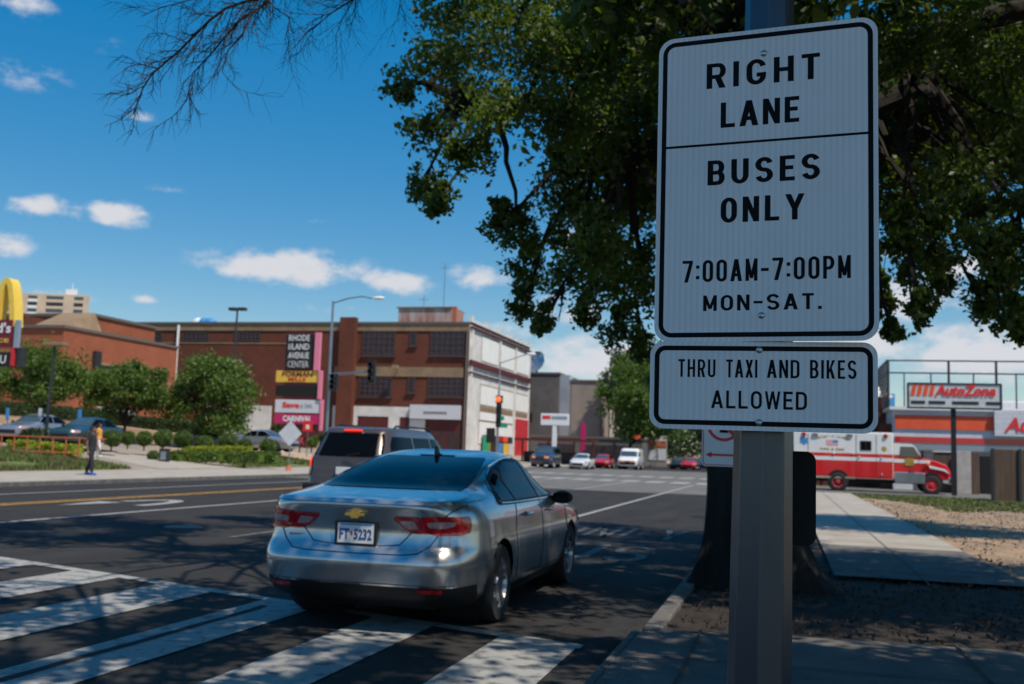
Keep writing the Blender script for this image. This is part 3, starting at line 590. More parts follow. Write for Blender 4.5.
for i, (px, py, pr_) in enumerate(CLP):
    Yd = 11+rng.uniform(-1.6, 2.2)
    c = at(px, py, Yd); d_ = proj(c)[2]; r_ = pr_*d_/1024*1.08
    C.append(spray(c, r_, int(330+3300*r_*r_), int(10+22*r_))); ends.append((c, r_))
    if py > 195: C.append(spray(c+np.array([0, 0, .95*r_]), r_*.6, int(300+1800*r_*r_), 9))
# the crown above and around the view
nvis = sum(len(q) for q in C); cnt = 0
while cnt < 122:
    d = rng.normal(size=3); d /= np.linalg.norm(d); p = np.array([.6, 10.8, 9.3])+d*np.array([7.6, 7.2, 4.6])*rng.uniform(.45, 1)**.5
    if p[2] < 4.2: continue
    px, py, dz = proj(p); rr = rng.uniform(.7, 1.1); m_ = rr*1024/max(dz, .1)*1.35
    if dz > 0 and -40-m_ < px < 1064+m_ and py > -m_:
        if not (px-m_ > 455 and py < 190) : continue
    C.append(spray(p, rr, 560, 14)); ends.append((p, rr)); cnt += 1
C = np.concatenate(C)
leafcloud('crown', C-o0, .6, np.where(np.arange(len(C)) < nvis, .073, .16), M['leaf'], oak)
mb = MB()
fork = [np.array([0, 0, z_]) for z_ in (4.2, 5.0, 5.6, 6.3, 7.0)]
mains = []
for k_, (az, el, ln) in enumerate([(178, 22, 4.2), (200, 35, 4.6), (150, 48, 5), (100, 50, 5), (60, 45, 5), (20, 35, 4.6), (-5, 18, 4.6), (-40, 40, 5), (-80, 42, 5), (-120, 45, 5), (235, 50, 5), (90, 80, 5)]):
    s_ = fork[k_ % 5]; d = np.array([math.cos(R(az))*math.cos(R(el)), math.sin(R(az))*math.cos(R(el)), math.sin(R(el))]); p = limb_path(s_, s_+d*ln, 10, .04, .35)
    mb.tube(p, list(np.linspace(.19, .06, 10)), 9); mains += p[3:]
for c, r_ in ends:
    c = c-o0; j_ = min(range(len(mains)), key=lambda q: np.linalg.norm(mains[q]-c)+(1.2 if mains[q][2] > c[2]+1.5 else 0)); p = limb_path(mains[j_], c, 7, .05, .5)
    mb.tube(p, list(np.linspace(.05, .012, 7)), 5)
    for _ in range(5):
        d = rng.normal(size=3); d /= np.linalg.norm(d); mb.tube(limb_path(p[-2], c+d*r_*.9, 4, 0, .6), [.012, .009, .006, .003], 4)
mb.build('limbs', M['bark'], oak, smooth=True)
# second street tree behind the viewpoint, holding the bare dead limb seen at the top of the view
t2 = empty('shade_tree', (3.4, -1.8, .12), 'tree beside the pavement whose bare twigs hang into the top left sky', 'tree'); o2 = np.array([3.4, -1.8, .12])
G = [[((.34-.02*z_+.2*math.exp(-z_/.3))*math.cos(a_), (.34-.02*z_+.2*math.exp(-z_/.3))*math.sin(a_), z_) for a_ in np.linspace(0, 2*math.pi, 25)] for z_ in np.linspace(-.03, 7.5, 16)]
MB().grid(G).build('trunk', M['bark'], t2, smooth=True, weld=True)
C = []; mb = MB(); cnt = 0
while cnt < 85:
    d = rng.normal(size=3); d /= np.linalg.norm(d); p = np.array([1.6, 1.6, 8.4])+d*np.array([5.8, 4.2, 2.4])*rng.uniform(.2, 1)**.5
    px, py, dz = proj(p); rr = rng.uniform(.6, 1.0)
    if dz > 0 and py > -rr*1024/max(dz, .2)*1.6-20: continue
    if p[2] < 4.8: continue
    C.append(spray(p, rr, 520, 14)); cnt += 1
    mb.tube(limb_path((0, 0, 5+rng.uniform(0, 2.4)), p-o2, 8, .08, .4), list(np.linspace(.07, .01, 8)), 5)
for t_ in (5.5, 6.3, 7.2, 8.1, 9.0):  # dense leaf clumps added along the sun direction to keep the signs shaded
    for zs in (1.45, 1.75, 2.3, 2.75):
        p = np.array([-.06, 2.9, zs])+np.array(sd)*t_
        C.append(spray(p, .55, 900, 16, (1, 1, 1)))
leafcloud('crown', np.concatenate(C)-o2, .6, .17, M['leaf'], t2)
mb.build('limbs', M['bark'], t2, smooth=True)
# dead limb
mb = MB()
def twig(p, d, ln, r_, lv):
    n = 6; pts_ = [np.array(p, float)]; d = np.array(d, float)
    for i in range(n):
        d = d+rng.normal(0, .13, 3); d[2] -= .02; d /= np.linalg.norm(d); pts_.append(pts_[-1]+d*ln/n)
    mb.tube(pts_, list(np.linspace(r_, r_*.45, n+1)), 5 if lv < 2 else 3, cap=False)
    if lv >= 3: return
    for i in range(1, n+1):
        for _ in range(2 if lv else 2):
            if rng.random() < .82:
                side = rng.normal(0, 1, 3); side -= d*(side@d); side /= np.linalg.norm(side); side[1] *= .5
                nd_ = d*.75+side*.75; nd_[2] -= .15; nd_ /= np.linalg.norm(nd_); twig(pts_[i], nd_, ln*rng.uniform(.32, .6), r_*.5, lv+1)
Yb = 7.
def stem(px, r_, lv=1):
    P = [at(x, y, Yb+dy) for x, y, dy in px]
    mb.tube(P, list(np.linspace(r_, r_*.3, len(P))), 6)
    for a_, b_ in zip(P[:-1], P[1:]):
        L = np.linalg.norm(b_-a_)
        for t_ in np.arange(.05, 1, .055/max(L, .12)):
            side = rng.normal(0, 1, 3); d = (b_-a_)/L; side -= d*(side@d); side /= np.linalg.norm(side); side[1] *= .5
            nd_ = d*.8+side*.7; nd_ /= np.linalg.norm(nd_); twig(a_+(b_-a_)*t_, nd_, rng.uniform(.14, .42), r_*.34, 2)
stem([(300, -60, 0), (266, -5, 0), (226, 8, 0), (210, 20, 0), (180, 50, .1), (152, 74, .1), (143, 88, .1), (133, 114, .1)], .016)
stem([(300, -60, 0), (268, 2, .1), (240, 20, .1), (226, 36, .2), (210, 55, .2), (193, 73, .2), (186, 102, .2)], .014)
stem([(268, 0, 0), (250, 15, -.1), (243, 35, -.2), (228, 50, -.2), (222, 72, -.2)], .010)
stem([(268, 0, 0), (262, -8, 0), (275, 8, -.1), (290, 18, 0), (285, 40, 0)], .008)
stem([(240, -30, 0), (205, -4, 0), (160, 8, 0), (142, 16, 0)], .008)
stem([(380, -50, 0), (352, 0, 0), (330, 14, 0), (312, 30, 0)], .010)
stem([(380, -50, 0), (352, 2, 0), (342, 20, .1), (335, 38, .1)], .007)
stem([(410, -40, 0), (400, 4, 0), (398, 22, 0)], .005)
P = [at(300, -60, Yb), at(330, -150, Yb-.3), np.array([-1.2, 4.6, 7.0]), np.array([1, 1.5, 7.3]), np.array([3.4, -1.8, 6.6])]; mb.tube(P, [.017, .03, .05, .07, .09], 7)
P = [at(380, -50, Yb), at(360, -170, Yb-.3), np.array([-1.2, 4.6, 7.0])]; mb.tube(P, [.011, .022, .04], 7)
P = [at(410, -40, Yb), at(380, -50, Yb)]; mb.tube(P, [.006, .01], 7); P = [at(240, -30, Yb), at(300, -60, Yb)]; mb.tube(P, [.009, .015], 7)
mb.v = [tuple(np.array(v)-o2) for v in mb.v]
mb.build('dead_limb', M['twig'], t2)
# off-frame trees along the same pavement (their shade crosses road and yard)
def bg_tree(name, base, h, cw, ch_, label, m, n=9000, leaf=.2, trunk_h=None, tr=.16, group=None, clumps=26, lobes=.26, cat='tree', off=(0, 0)):
    base = np.asarray(base, float); e = empty(name, base, label, cat, group); th = trunk_h if trunk_h is not None else h-ch_*.75
    mb = MB(); mb.tube(limb_path((0, 0, -.05), (off[0]*.4, off[1]*.4, th+ch_*.3), 8, 0, .15), list(np.linspace(tr, tr*.55, 8)), 9)
    C = []; cz = h-ch_/2
    for i in range(clumps):
        d = rng.normal(size=3); d /= np.linalg.norm(d); p = np.array([off[0], off[1], cz])+d*np.array([cw/2, cw/2, ch_/2])*rng.uniform(.45, .85)
        rr = cw*lobes*rng.uniform(.55, 1.0); C.append(spray(p, rr, int(n*1.9)//clumps, 9, (1, 1, .75)))
        mb.tube(limb_path((off[0]*.4, off[1]*.4, th*.9), p, 6, .04, .3), list(np.linspace(tr*.4, .015, 6)), 5)
    leafcloud('crown', np.concatenate(C), .6, leaf, m, e); mb.build('trunk', M['bark'], e, smooth=True); return e
bg_tree('street_tree', (6.5, 10.2, .12), 9.0, 7.4, 5.4, 'broad street tree in the gravel yard, out of view to the right', M['leaf'], 18000, .15, 3.4, .22, clumps=45)
bg_tree('street_tree', (5.9, 2.9, .12), 9.6, 7.4, 5.6, 'street tree beside the near slabs, out of view to the right of the steel pole', M['leaf'], 20000, .16, 3.9, .22, clumps=45)
bg_tree('street_tree', (6.8, 21.0, .1), 12.2, 6.2, 6.4, 'street tree over the gravel yard, its shade across the pavement', M['leaf'], 16000, .16, 5.2, .24, clumps=40)
# trees of the view
bg_tree('ornamental_tree', (-41.4, 50, 1.3), 5.0, 6.2, 3.0, 'wide flat-topped tree left of the grey lamp pole and below the arch sign', M['leaf2'], 9000, .2, 1.6, .1, 'small round trees in front of the brick buildings')
bg_tree('ornamental_tree', (-39.3, 55, 1.2), 5.1, 5.3, 3.9, 'middle round tree of the three before the brick building', M['leaf2'], 10000, .2, 1.0, .1, 'small round trees in front of the brick buildings')
bt = bg_tree('ornamental_tree', (-35.2, 58, .9), 6.0, 6.2, 5.3, 'largest round tree with sparse pink blossom left of the tall pylon sign', M['leaf2'], 12000, .21, .9, .1, 'small round trees in front of the brick buildings')
P = spray((0, 0, 3.6), 2.3, 140, 22); leafcloud('blossom', P, .6, .26, M['flower'], bt)
bg_tree('roadside_tree', (-18.6, 125, .1), 13.0, 11.5, 9.6, 'bright green tree with a branch reaching left over the white car', M['leaf2'], 9000, .42, 3, .25, 'trees beyond the intersection', off=(1.5, 0))
bg_tree('roadside_tree', (-17.5, 150, .1), 19, 16, 15.5, 'tall dark tree behind the bright green one', M['leaf3'], 13000, .6, 3, .3, 'trees beyond the intersection')
bg_tree('roadside_tree', (-10, 165, .1), 19, 19, 17, 'dark tree left of the small no stopping sign, beyond the road', M['leaf3'], 13000, .65, 3, .3, 'trees beyond the intersection')
bg_tree('roadside_tree', (4, 165, .1), 15, 15, 12, 'dense green tree in line with the near trunk, beyond the road', M['leaf3'], 13000, .65, 3, .3, 'trees beyond the intersection')
P = np.stack([rng.uniform(-90, 120, 26000), rng.uniform(300, 330, 26000), rng.uniform(0, 1, 26000)], 1); P[:, 2] = P[:, 2]**.8*(9+4*np.sin(P[:, 0]*.13)+2*np.sin(P[:, 0]*.41))
tag(leafcloud('far_woods', P, .5, 1.5, M['leaf3']), 'far green tree line closing the end of the road', 'trees', kind='stuff')
# ------------------------------------------------------------------ clipped shrubs
ballm = MB(); ballm.ball((0, 0, 0), .8, 12)
def shrub_proto():
    e = empty('topiary_shrub', (0, 0, 0), '', '', 'clipped round shrubs along the forecourt'); ballm.build('core', M['leaf3'], e, smooth=True)
    d = rng.normal(size=(2600, 3)); d /= np.linalg.norm(d, axis=1)[:, None]; leafcloud('foliage', d*(.86+.14*rng.random((2600, 1)))*np.array([1, 1, .95])*(1+.08*np.sin(d[:, :1]*7+d[:, 2:]*5)), .3, .16, M['leaf2'], e)
    MB().tube([(0, 0, -1.5), (0, 0, -.6)], [.09, .07], 6).build('stem', M['bark'], e); return e
sp = shrub_proto(); first = True
SH = [(112, 438, 9, 44, 'round clipped shrub just right of the walking person in orange'), (128, 438, 7.5, 46, 'small round shrub, second right of the person in orange'), (144.5, 438.5, 8, 47, 'round shrub below the middle round tree'), (163, 438, 9.5, 47, 'fourth shrub from the walking people, above the dark planter post'),
      (183, 439, 9, 49, 'round shrub under the left edge of the largest round tree'), (205, 444, 9, 50, 'round shrub on a stem left of the silver sedan'), (228, 441, 9, 52, 'round shrub hiding the rear door of the silver sedan'), (245, 445, 7, 53, 'small round shrub hiding the front wheel of the silver sedan'), (268, 447, 8.5, 53, 'round shrub in front of the silver sedan nose'),
      (153, 456, 6, 45, 'low round shrub at the left end of the planted bed')]
for px, py, pr_, Y, lb in SH:
    s = sp if first else copy_tree(sp); first = False
    c = at(px, py, Y); r_ = pr_*proj(c)[2]/1024; s.location = tuple(c); s.scale = (r_, r_, r_); s['label'] = lb; s['category'] = 'shrub'; s.rotation_euler.z = rng.uniform(0, 6)
def hedge(name, a, b_, wd, h, m, label, cat='hedge', n=4500, leaf=.14, z0=None):
    a = np.asarray(a, float); b_ = np.asarray(b_, float); e = empty(name, a, label, cat); L = b_-a; ln = np.linalg.norm(L[:2]); nx = np.array([-L[1], L[0], 0])/ln
    mb = MB(); mb.obox(L/2+np.array([0, 0, h/2-.02]), L/2*.99, nx*wd*.42, (0, 0, h*.44)); mb.build('core', m, e)
    t_ = rng.random(n); u_ = rng.uniform(-1, 1, n); v_ = rng.random(n); k_ = rng.random(n) < .5; u_ = np.where(k_, np.sign(u_), u_); v_ = np.where(k_, v_, 1+.06*np.sin(t_*40)+.04*np.sin(t_*97))
    P = t_[:, None]*L+nx*(u_*wd/2*(1+.08*np.sin(t_*60)))[:, None]+np.array([0, 0, 1])*(v_*h)[:, None]+rng.normal(0, .03, (n, 3))
    leafcloud('foliage', P, .4, leaf, m, e); return e
hedge('hedge', at(-30, 412, 62), at(112, 424, 62), 1.4, .85, M['leaf3'], 'long dark clipped hedge on the tan wall below the light brick building', n=7000)
hedge('hedge', at(112.5, 425, 62), at(222, 438, 62), 1.2, .75, M['leaf3'], 'dark hedge sloping down on the tan wall below the two round trees', n=7000)
e = empty('retaining_wall', (-45, 60.5, 0), 'low tan retaining wall under the long dark hedge', 'wall'); mb = MB(); WP = [at(x, y, 60.5) for x, y in ((-30, 413), (112, 425.5), (222, 439.5))]
mb.prism([(WP[0][0]+45, .8), (WP[2][0]+45, .3), (WP[2][0]+45, WP[2][2]), (WP[1][0]+45, WP[1][2]), (WP[0][0]+45, WP[0][2])], (0, 0, 0), (1, 0, 0), (0, 0, 1), (0, 3, 0)); mb.build('wall', M['tan'], e)
for i, (a_, b_, lb) in enumerate([(17, 37, 'dark clipped hedge block above the left parked car'), (48, 71, 'dark clipped hedge block above the dark parked car'), (72, 82, 'short hedge block beside the right blue sign'), (-8, 3, 'hedge block cut by the left edge of the photo')]):
    p, q_ = at(a_, 440, 44), at(b_, 440, 44); p[2] = q_[2] = p[2]-.3; hedge('hedge', p, q_, .8, .8, M['leaf3'], lb, n=1500, leaf=.12)
for a_, b_, y_, Y, lb in [(12, 31, 447, 40.5, 'yellow-green low shrub row under the pipe rail, left part'), (40, 56, 449, 40.5, 'yellow-green low shrub row before the dark parked car'), (57, 78, 451, 40.5, 'yellow-green low shrub row at the end of the pipe rail'), (186, 218, 452, 49, 'bright yellow-green shrub strip behind the green edging, left half'), (219, 250, 452, 49.5, 'bright yellow-green shrub strip in front of the silver sedan')]:
    p, q_ = at(a_, y_, Y), at(b_, y_, Y); p[2] -= .22; q_[2] -= .22; hedge('low_shrub', p, q_, .7, .45, M['leafy'], lb, 'shrub', 1500, .12)
for a_, b_, y_, Y, lb in [(169, 182, 456, 46, 'green tufted edging plants beside the dark planter post'), (183, 222, 456, 46.5, 'green tufted edging plants in front of the yellow strip, left half'), (223, 262, 456.5, 47, 'green tufted edging plants in front of the yellow strip, right half'), (263, 278, 457, 48, 'last green tuft before the driveway')]:
    p, q_ = at(a_, y_, Y), at(b_, y_, Y); p[2] -= .35; q_[2] -= .3; hedge('low_shrub', p, q_, .6, .5, M['leaf2'], lb, 'shrub', 1300, .12)
for px, py, pr_, Y, m_, lb in [(287, 437, 7, 66, 'leaf2', 'leafy bush at the foot of the pylon sign'), (300, 440, 7, 66, 'flower', 'red flowering bush at the foot of the pylon sign'), (312, 441, 6, 66, 'leaf2', 'green bush right of the red flowers'), (278, 432, 7, 67, 'leaf3', 'dark bush behind the silver diamond sign'), (325, 438, 7, 70, 'leaf3', 'dark bush beside the street lamp pole'), (549, 452, 9, 118, 'leaf3', 'dark bush under the white pole sign'), (700, 420, 1, 120, 'leaf3', '')]:
    if not lb: continue
    c = at(px, py, Y); r_ = pr_*proj(c)[2]/1024; e = empty('bush', c, lb, 'bush'); leafcloud('foliage', spray((0, 0, 0), r_, 1200, 10), .5, .16 if Y < 100 else .3, M[m_], e); MB().tube([(0, 0, -r_-.4), (0, 0, 0)], .05, 5).build('stem', M['bark'], e)

# ================================================================== BUILDINGS
def wallrect(mb, x0, x1, z0, z1, Y, d): mb.box((x0, Y-d, z0), (x1, Y, z1))
# ---- main brick block: front faces the viewer at Y=115, side faces the road at X=-36.2
BX, BY, TOP = -36.18, 115., 16.48
bb = empty('brick_building', (BX, BY, 0), 'long two-tone brick commercial block with white painted side and rooftop shack', 'building')
O = np.array([BX, BY, 0])
def rel(mb): mb.v = [tuple(np.array(v)-O) for v in mb.v]; return mb
rel(MB().box((-96, BY+.0, 0), (BX, 144.2, TOP-.25))).build('wall', M['brick'], bb)
def pz(y, x=400): return at(x, y, BY)[2]
def pxx(x, y=370): return at(x, y, BY)[0]
mb = MB(); mb.box((-96.1, BY-.12, pz(331)), (BX-.02, BY-.003, pz(324))); mb.box((pxx(335), BY-.12, pz(376.5)), (BX-.5, BY-.003, pz(367))); mb.box((-96, BY-.06, pz(343.8, 230)), (pxx(291), BY-.003, pz(342.6, 230)))
rel(mb).build('stone_band', M['beige'], bb)
rel(MB().box((-96.2, BY-.25, TOP-.25), (BX+.02, 144.4, TOP))).build('coping', M['roofing'], bb)
for a_, b_ in (((-70.5, BY-.10, 0), (pxx(274), BY-.003, pz(405.7, 260))), ((pxx(335), BY-.10, 0), (pxx(359.8), BY-.003, pz(407))), ((pxx(360), BY-.1, pz(417)), (pxx(411.8), BY-.003, pz(407))), ((pxx(391), BY-.1, 0), (pxx(402), BY-.003, pz(417.1))), ((pxx(412), BY-.10, 0), (pxx(427.5), BY-.003, pz(419)))): rel(MB().box(a_, b_)).build('white_base', M['whitewall'], bb)
rel(MB().box((pxx(340.5), BY-.9, 0), (pxx(356), BY-.003, pz(318, 348)))).build('brick_pier', M['brick'], bb, bevel=.02)
rel(MB().tube([(pxx(176.5), BY-.2, 3), (pxx(176.5), BY-.2, TOP-.4)], .16, 8)).build('downpipe', M['white'], bb)
rel(MB().tube([(pxx(466.5), BY-.2, 1), (pxx(466.5), BY-.2, TOP-1)], .12, 8)).build('downpipe', M['roofing'], bb)
def win(x0, x1, y0, y1, nx=4, ny=4, gm='winglass', fm='winmullion', sill=True, Y=BY, parent=bb, org=O):
    X0, X1 = at(x0, 370, Y)[0], at(x1, 370, Y)[0]; Z1 = at((x0+x1)/2, y0, Y)[2]; Z0 = at((x0+x1)/2, y1, Y)[2]
    e = MB().box((X0, Y-.03, Z0), (X1, Y-.002, Z1)); e.v = [tuple(np.array(v)-org) for v in e.v]; e = e.build('window', M[gm], parent)
    f = MB()
    for i in range(nx+1): x = X0+(X1-X0)*i/nx; f.box((x-.06, Y-.12, Z0), (x+.06, Y-.032, Z1))
    for i in range(ny+1): z_ = Z0+(Z1-Z0)*i/ny; f.box((X0-.06, Y-.10, z_-.05), (X1+.06, Y-.034, z_+.05))
    if sill: f.box((X0-.2, Y-.25, Z0-.25), (X1+.2, Y-.003, Z0-.08))
    f.v = [tuple(np.array(v)-org) for v in f.v]; f.build('frame', M[fm], e)
for a_ in [(362, 393.5, 331.5, 355), (409, 415, 332.5, 345), (430, 463.5, 331.5, 355), (360.6, 392, 377.5, 396), (409, 415, 377.5, 392), (429.5, 463.5, 377.5, 396)]: win(*a_, nx=6 if a_[1]-a_[0] > 10 else 1)
for a_ in [(181, 207, 333, 341), (233, 258, 333, 341), (120, 160, 333, 341)]: win(*a_, nx=6, ny=2, sill=False)
rel(MB().box((pxx(361), BY-.05, 0), (pxx(391), BY-.004, pz(417)))).build('entrance', M['redtrim'], bb)
rel(MB().box((pxx(402), BY-.05, 0), (pxx(412), BY-.004, pz(417)))).build('entrance', M['redtrim'], bb)
rel(MB().box((pxx(428), BY-.05, .2), (pxx(461), BY-.004, pz(419)))).build('entrance', M['redtrim'], bb)
mb = MB(); 
for x in (430, 436, 443, 451, 457): mb.box((pxx(x), BY-.08, 1.2), (pxx(x+4.5), BY-.055, 3.4))
rel(mb).build('shop_window', M['winglass'], bb)
mb = MB(); mb.box((pxx(413), BY-.5, pz(419.3, 438)), (pxx(463), BY-.12, pz(405.2, 438))); ban = rel(mb).build('shop_banner', M['offwhite'], bb)
mb = MB(); 
for i in range(9): mb.box((pxx(427+i*2.6), BY-.53, pz(413.2)), (pxx(428.6+i*2.6), BY-.505, pz(411)))
rel(mb).build('banner_lettering', M['winmullion'], ban)
# side facade to the road (X = BX plane), panels measured along Y
mb = MB(); mb.box((BX+.003, BY+.02, 0), (BX+.12, 144.18, TOP-.3)); rel(mb).build('side_render', M['whitewall'], bb)
def sx_(x): return atX(x, 400, BX)[1]
def sz(y, x=470): return atX(x, y, BX)[2]
ys = [BY+.4, BY+1.4]; 
pan = MB(); dark = MB(); trim = MB(); pil = MB()
b3 = [(479, 496), (498, 512), (514.5, 527.5)]
for (a_, b_) in b3:
    A, B_ = sx_(a_), sx_(b_)
    for z0, z1 in ((12.35, 15.35), (7.0, 9.35), (5.1, 6.1), (2.2, 4.9)):
        if z0 == 2.2 and a_ > 500: continue
        pan.box((BX+.12, A, z0), (BX+.17, B_, z1)); dark.box((BX+.115, A-.14, z0-.12), (BX+.14, B_+.14, z0-.0)) ; dark.box((BX+.115, A-.14, z1), (BX+.14, B_+.14, z1+.14)); dark.box((BX+.115, A-.14, z0), (BX+.14, A, z1)); dark.box((BX+.115, B_, z0), (BX+.14, B_+.14, z1))
    dark.box((BX+.12, A, 6.3), (BX+.16, B_, 6.8))
for y in (BY+.25, sx_(497)-.3, sx_(513.2)-.3, 143.6): rel(MB().box((BX+.12, y, 0), (BX+.32, y+.55, TOP-.5))).build('pilaster', M['whitewall'], bb)
for z0, z1 in ((11.35, 12.0), (15.75, 16.0)): trim.box((BX+.12, BY-.05, z0), (BX+.42, 144.25, z1))
trim.box((BX+.12, BY-.05, 10.45), (BX+.35, 144.25, 10.62)); 
rel(pan).build('white_panel', M['whitepanel'], bb); rel(dark).build('panel_shadow_line', M['beige'], bb); rel(trim).build('red_cornice', M['redtrim'], bb)
mb = MB(); mb.box((BX-.05, BY-.02, TOP), (BX+.3, 144.3, TOP+.35)); 
for y in (BY, 121, 127, 133, 139, 143.8): mb.box((BX-.1, y, TOP+.35), (BX+.3, y+.6, TOP+.75))
rel(mb).build('parapet', M['whitewall'], bb)
rel(MB().box((BX+.33, sx_(514)-.2, .6), (BX+.45, sx_(526), 5.9))).build('red_door_panel', M['redpaint'], bb)
rel(MB().box((BX+.33, sx_(481), .6), (BX+.4, sx_(511), 3.3))).build('shopfront', M['winglass'], bb)
for (a_, b_, c_, n_) in [(481, 486.5, 'green', 'green'), (486.6, 489, 'leafy', 'lime'), (496, 501, 'carred', 'red'), (501.4, 506, 'orange', 'orange'), (497, 501, 'blue', 'blue'), (502, 507, 'signyellow', 'yellow'), (507.5, 512, 'offwhite', 'pale')]:
    lo, hi = (2.6, 3.3) if n_ in ('red', 'orange') else (.9, 2.4) if n_ != 'green' and n_ != 'lime' else (.8, 3.2)
    rel(MB().box((BX+.405, sx_(a_), lo), (BX+.44, sx_(b_), hi))).build('window_poster', M[c_], bb)
# rooftop shack
mb = MB(); p0, p1 = at(398, 322, 124), at(458, 322, 124); zt = at(428, 308, 124)[2]; mb.box((p0[0], 124, TOP), (p1[0]-.8, 129, zt)); 
M['rustwall'] = mat('rusty_white_panel', (.5, .47, .45), .8, scale=.9, c2=(.32, .10, .07), stretch=(1, 1, .3))
rel(mb).build('roof_shack', M['rustwall'], bb); rel(MB().box((p1[0]-.8, 124, TOP), (p1[0]-.3, 124.5, zt+.2))).build('shack_edge', M['rust'], bb)
rel(MB().box((p0[0]-.2, 123.8, zt), (p1[0]-.81, 129.2, zt+.15))).build('shack_roof', M['beige'], bb)
for px, y1_, y0_, Y in [(441, 262, 308, 124), (421, 294, 308, 124)]:
    a_, b_ = at(px, y1_, Y), at(px, y0_, Y); e = rel(MB().tube([(b_[0], Y+1, zt), (b_[0], Y+1, a_[2])], .05, 5)); e.tube([(b_[0]-O[0]-.6, Y+1-O[1], a_[2]-.6-O[2]), (b_[0]-O[0]+.6, Y+1-O[1], a_[2]-.6-O[2])], .03, 4); e.build('antenna', M['galv'], bb)
for px, cc_ in ((204, 'blue'), (210, 'blue'), (199, 'white')):
    a_ = at(px, 322, 116.5); rel(MB().ball((a_[0], 116.5, TOP+.1), .75, 8, (1.3, 1, .9))).build('roof_tarp', M[cc_], bb, smooth=True)
for px, y_ in ((399, 368), (231, 366)):
    a_ = at(px, y_, BY); mb = MB(); mb.tube([(a_[0], BY-.1, a_[2]), (a_[0], BY-1.1, a_[2]+.1)], .06, 6); mb.box((a_[0]-.35, BY-1.5, a_[2]-.2), (a_[0]+.35, BY-1.0, a_[2]+.25)); rel(mb).build('wall_floodlight', M['beige'], bb)
# ---- light brick building at the left
LX = -60.3; lb_ = empty('light_brick_building', (LX, 75, 2.5), 'light orange-brick building with sloping tan roof light behind the round trees', 'building'); O2 = np.array([LX, 75, 2.5])
def rel2(mb): mb.v = [tuple(np.array(v)-O2) for v in mb.v]; return mb
YE = atX(176, 370, LX)[1]; rel2(MB().box((-90, 75, 0), (LX, YE, 10.75))).build('wall', M['brickl'], lb_)
rel2(MB().box((-90.2, 74.8, 10.75), (LX+.15, YE+.2, 11.0))).build('coping', M['roofing'], lb_)
rel2(MB().box((-90, 92, 0), (-70.5, 103, 14.1))).build('upper_wall', M['brickl'], lb_)
rel2(MB().box((-90.2, 91.8, 14.1), (-70.3, 103.2, 14.4))).build('upper_coping', M['roofing'], lb_)
rel2(MB().box((-84, 82, 11.02), (-70.5, 86, 12.8))).build('upper_wall', M['brick'], lb_)
mb = MB(); a_, b_ = at(33, 331, 75.5), at(62, 331, 75.5); mb.add([(a_[0], 75.2, 10.9), (b_[0], 75.2, 10.9), (b_[0]-1, 81, 12.9), (a_[0]-1.5, 81, 12.9), (a_[0], 81, 10.9), (b_[0], 81, 10.9)], [(0, 1, 2, 3), (0, 4, 5, 1), (0, 3, 4), (1, 5, 2), (3, 2, 5, 4)])
rel2(mb).build('sloping_roof_light', M['beige'], lb_)
for x0, x1, y0, y1 in [(101, 114, 365, 374), (160, 166, 371, 384)]:
    p, q_ = atX(x0, y0, LX), atX(x1, y1, LX); f = rel2(MB().box((LX+.003, p[1], q_[2]), (LX+.05, q_[1], p[2]))).build('window', M['winglass'], lb_)
    g = MB(); g.box((LX+.05, p[1]-.15, p[2]), (LX+.12, q_[1]+.15, p[2]+.25)); g.box((LX+.05, p[1]-.2, q_[2]-.25), (LX+.15, q_[1]+.2, q_[2])); rel2(g).build('frame', M['beige'], f)
p = atX(95, 358, LX); rel2(MB().box((LX+.003, p[1]-.4, p[2]-1), (LX+.4, p[1]+.4, p[2]+.6))).build('wall_lamp', M['darkmetal'], lb_)
p, q_ = atX(97, 412, LX), atX(134, 418, LX); rel2(MB().box((LX+.003, p[1], 2.5), (LX+.12, q_[1], 4.2))).build('white_plinth', M['whitewall'], lb_)
# ---- apartment tower far behind
tw = empty('apartment_tower', (-320, 370, 0), 'pale tan apartment tower with banded windows far behind the arch sign', 'building'); a_, b_ = at(-12, 287, 370), at(89.5, 300, 382); Lx = b_-a_; Lx[2] = 0; ln = np.linalg.norm(Lx); ux = Lx/ln; uy = np.array([a_[0]+b_[0], a_[1]+b_[1], 0]); uy /= np.linalg.norm(uy); O3 = np.array([-320, 370, 0]); A0 = np.array([a_[0], a_[1], 0])-O3
H_ = (a_[2]+b_[2])/2; mb = MB(); mb.obox(A0+ux*ln/2+uy*8+np.array([0, 0, H_/2]), ux*ln/2, uy*8, (0, 0, H_/2)); mb.build('wall', M['towertan'], tw)
mb = MB(); mb.obox(A0+ux*ln*.82+uy*4+np.array([0, 0, H_+1]), ux*2.6, uy*2, (0, 0, 1.6)); mb.tube([A0+ux*ln*.83+uy*3+[0, 0, H_], A0+ux*ln*.83+uy*3+[0, 0, H_+5.4]], .2, 5); mb.build('roof_hut', M['white'], tw)
for fx0, fx1 in ((.13, .22), (.40, .49), (.58, .745), (.85, .94), (.26, .33)):
    for fl in range(8):
        z1 = H_-.9-fl*2.9
        if z1 < 38: continue
        c = A0+ux*ln*(fx0+fx1)/2; f = MB().obox(c-uy*.06+np.array([0, 0, z1-.75]), ux*ln*(fx1-fx0)/2, uy*.05, (0, 0, .75)).build('window', M['winglass'] if fl % 2 else M['seeglass'], tw)
        MB().obox(c-uy*.06+np.array([0, 0, z1-2.1]), ux*ln*(fx1-fx0)/2, uy*.05, (0, 0, .58)).build('spandrel_panel', M['whitepanel'] if fx0 < .5 and fx0 > .35 else M['towertan2'], f)
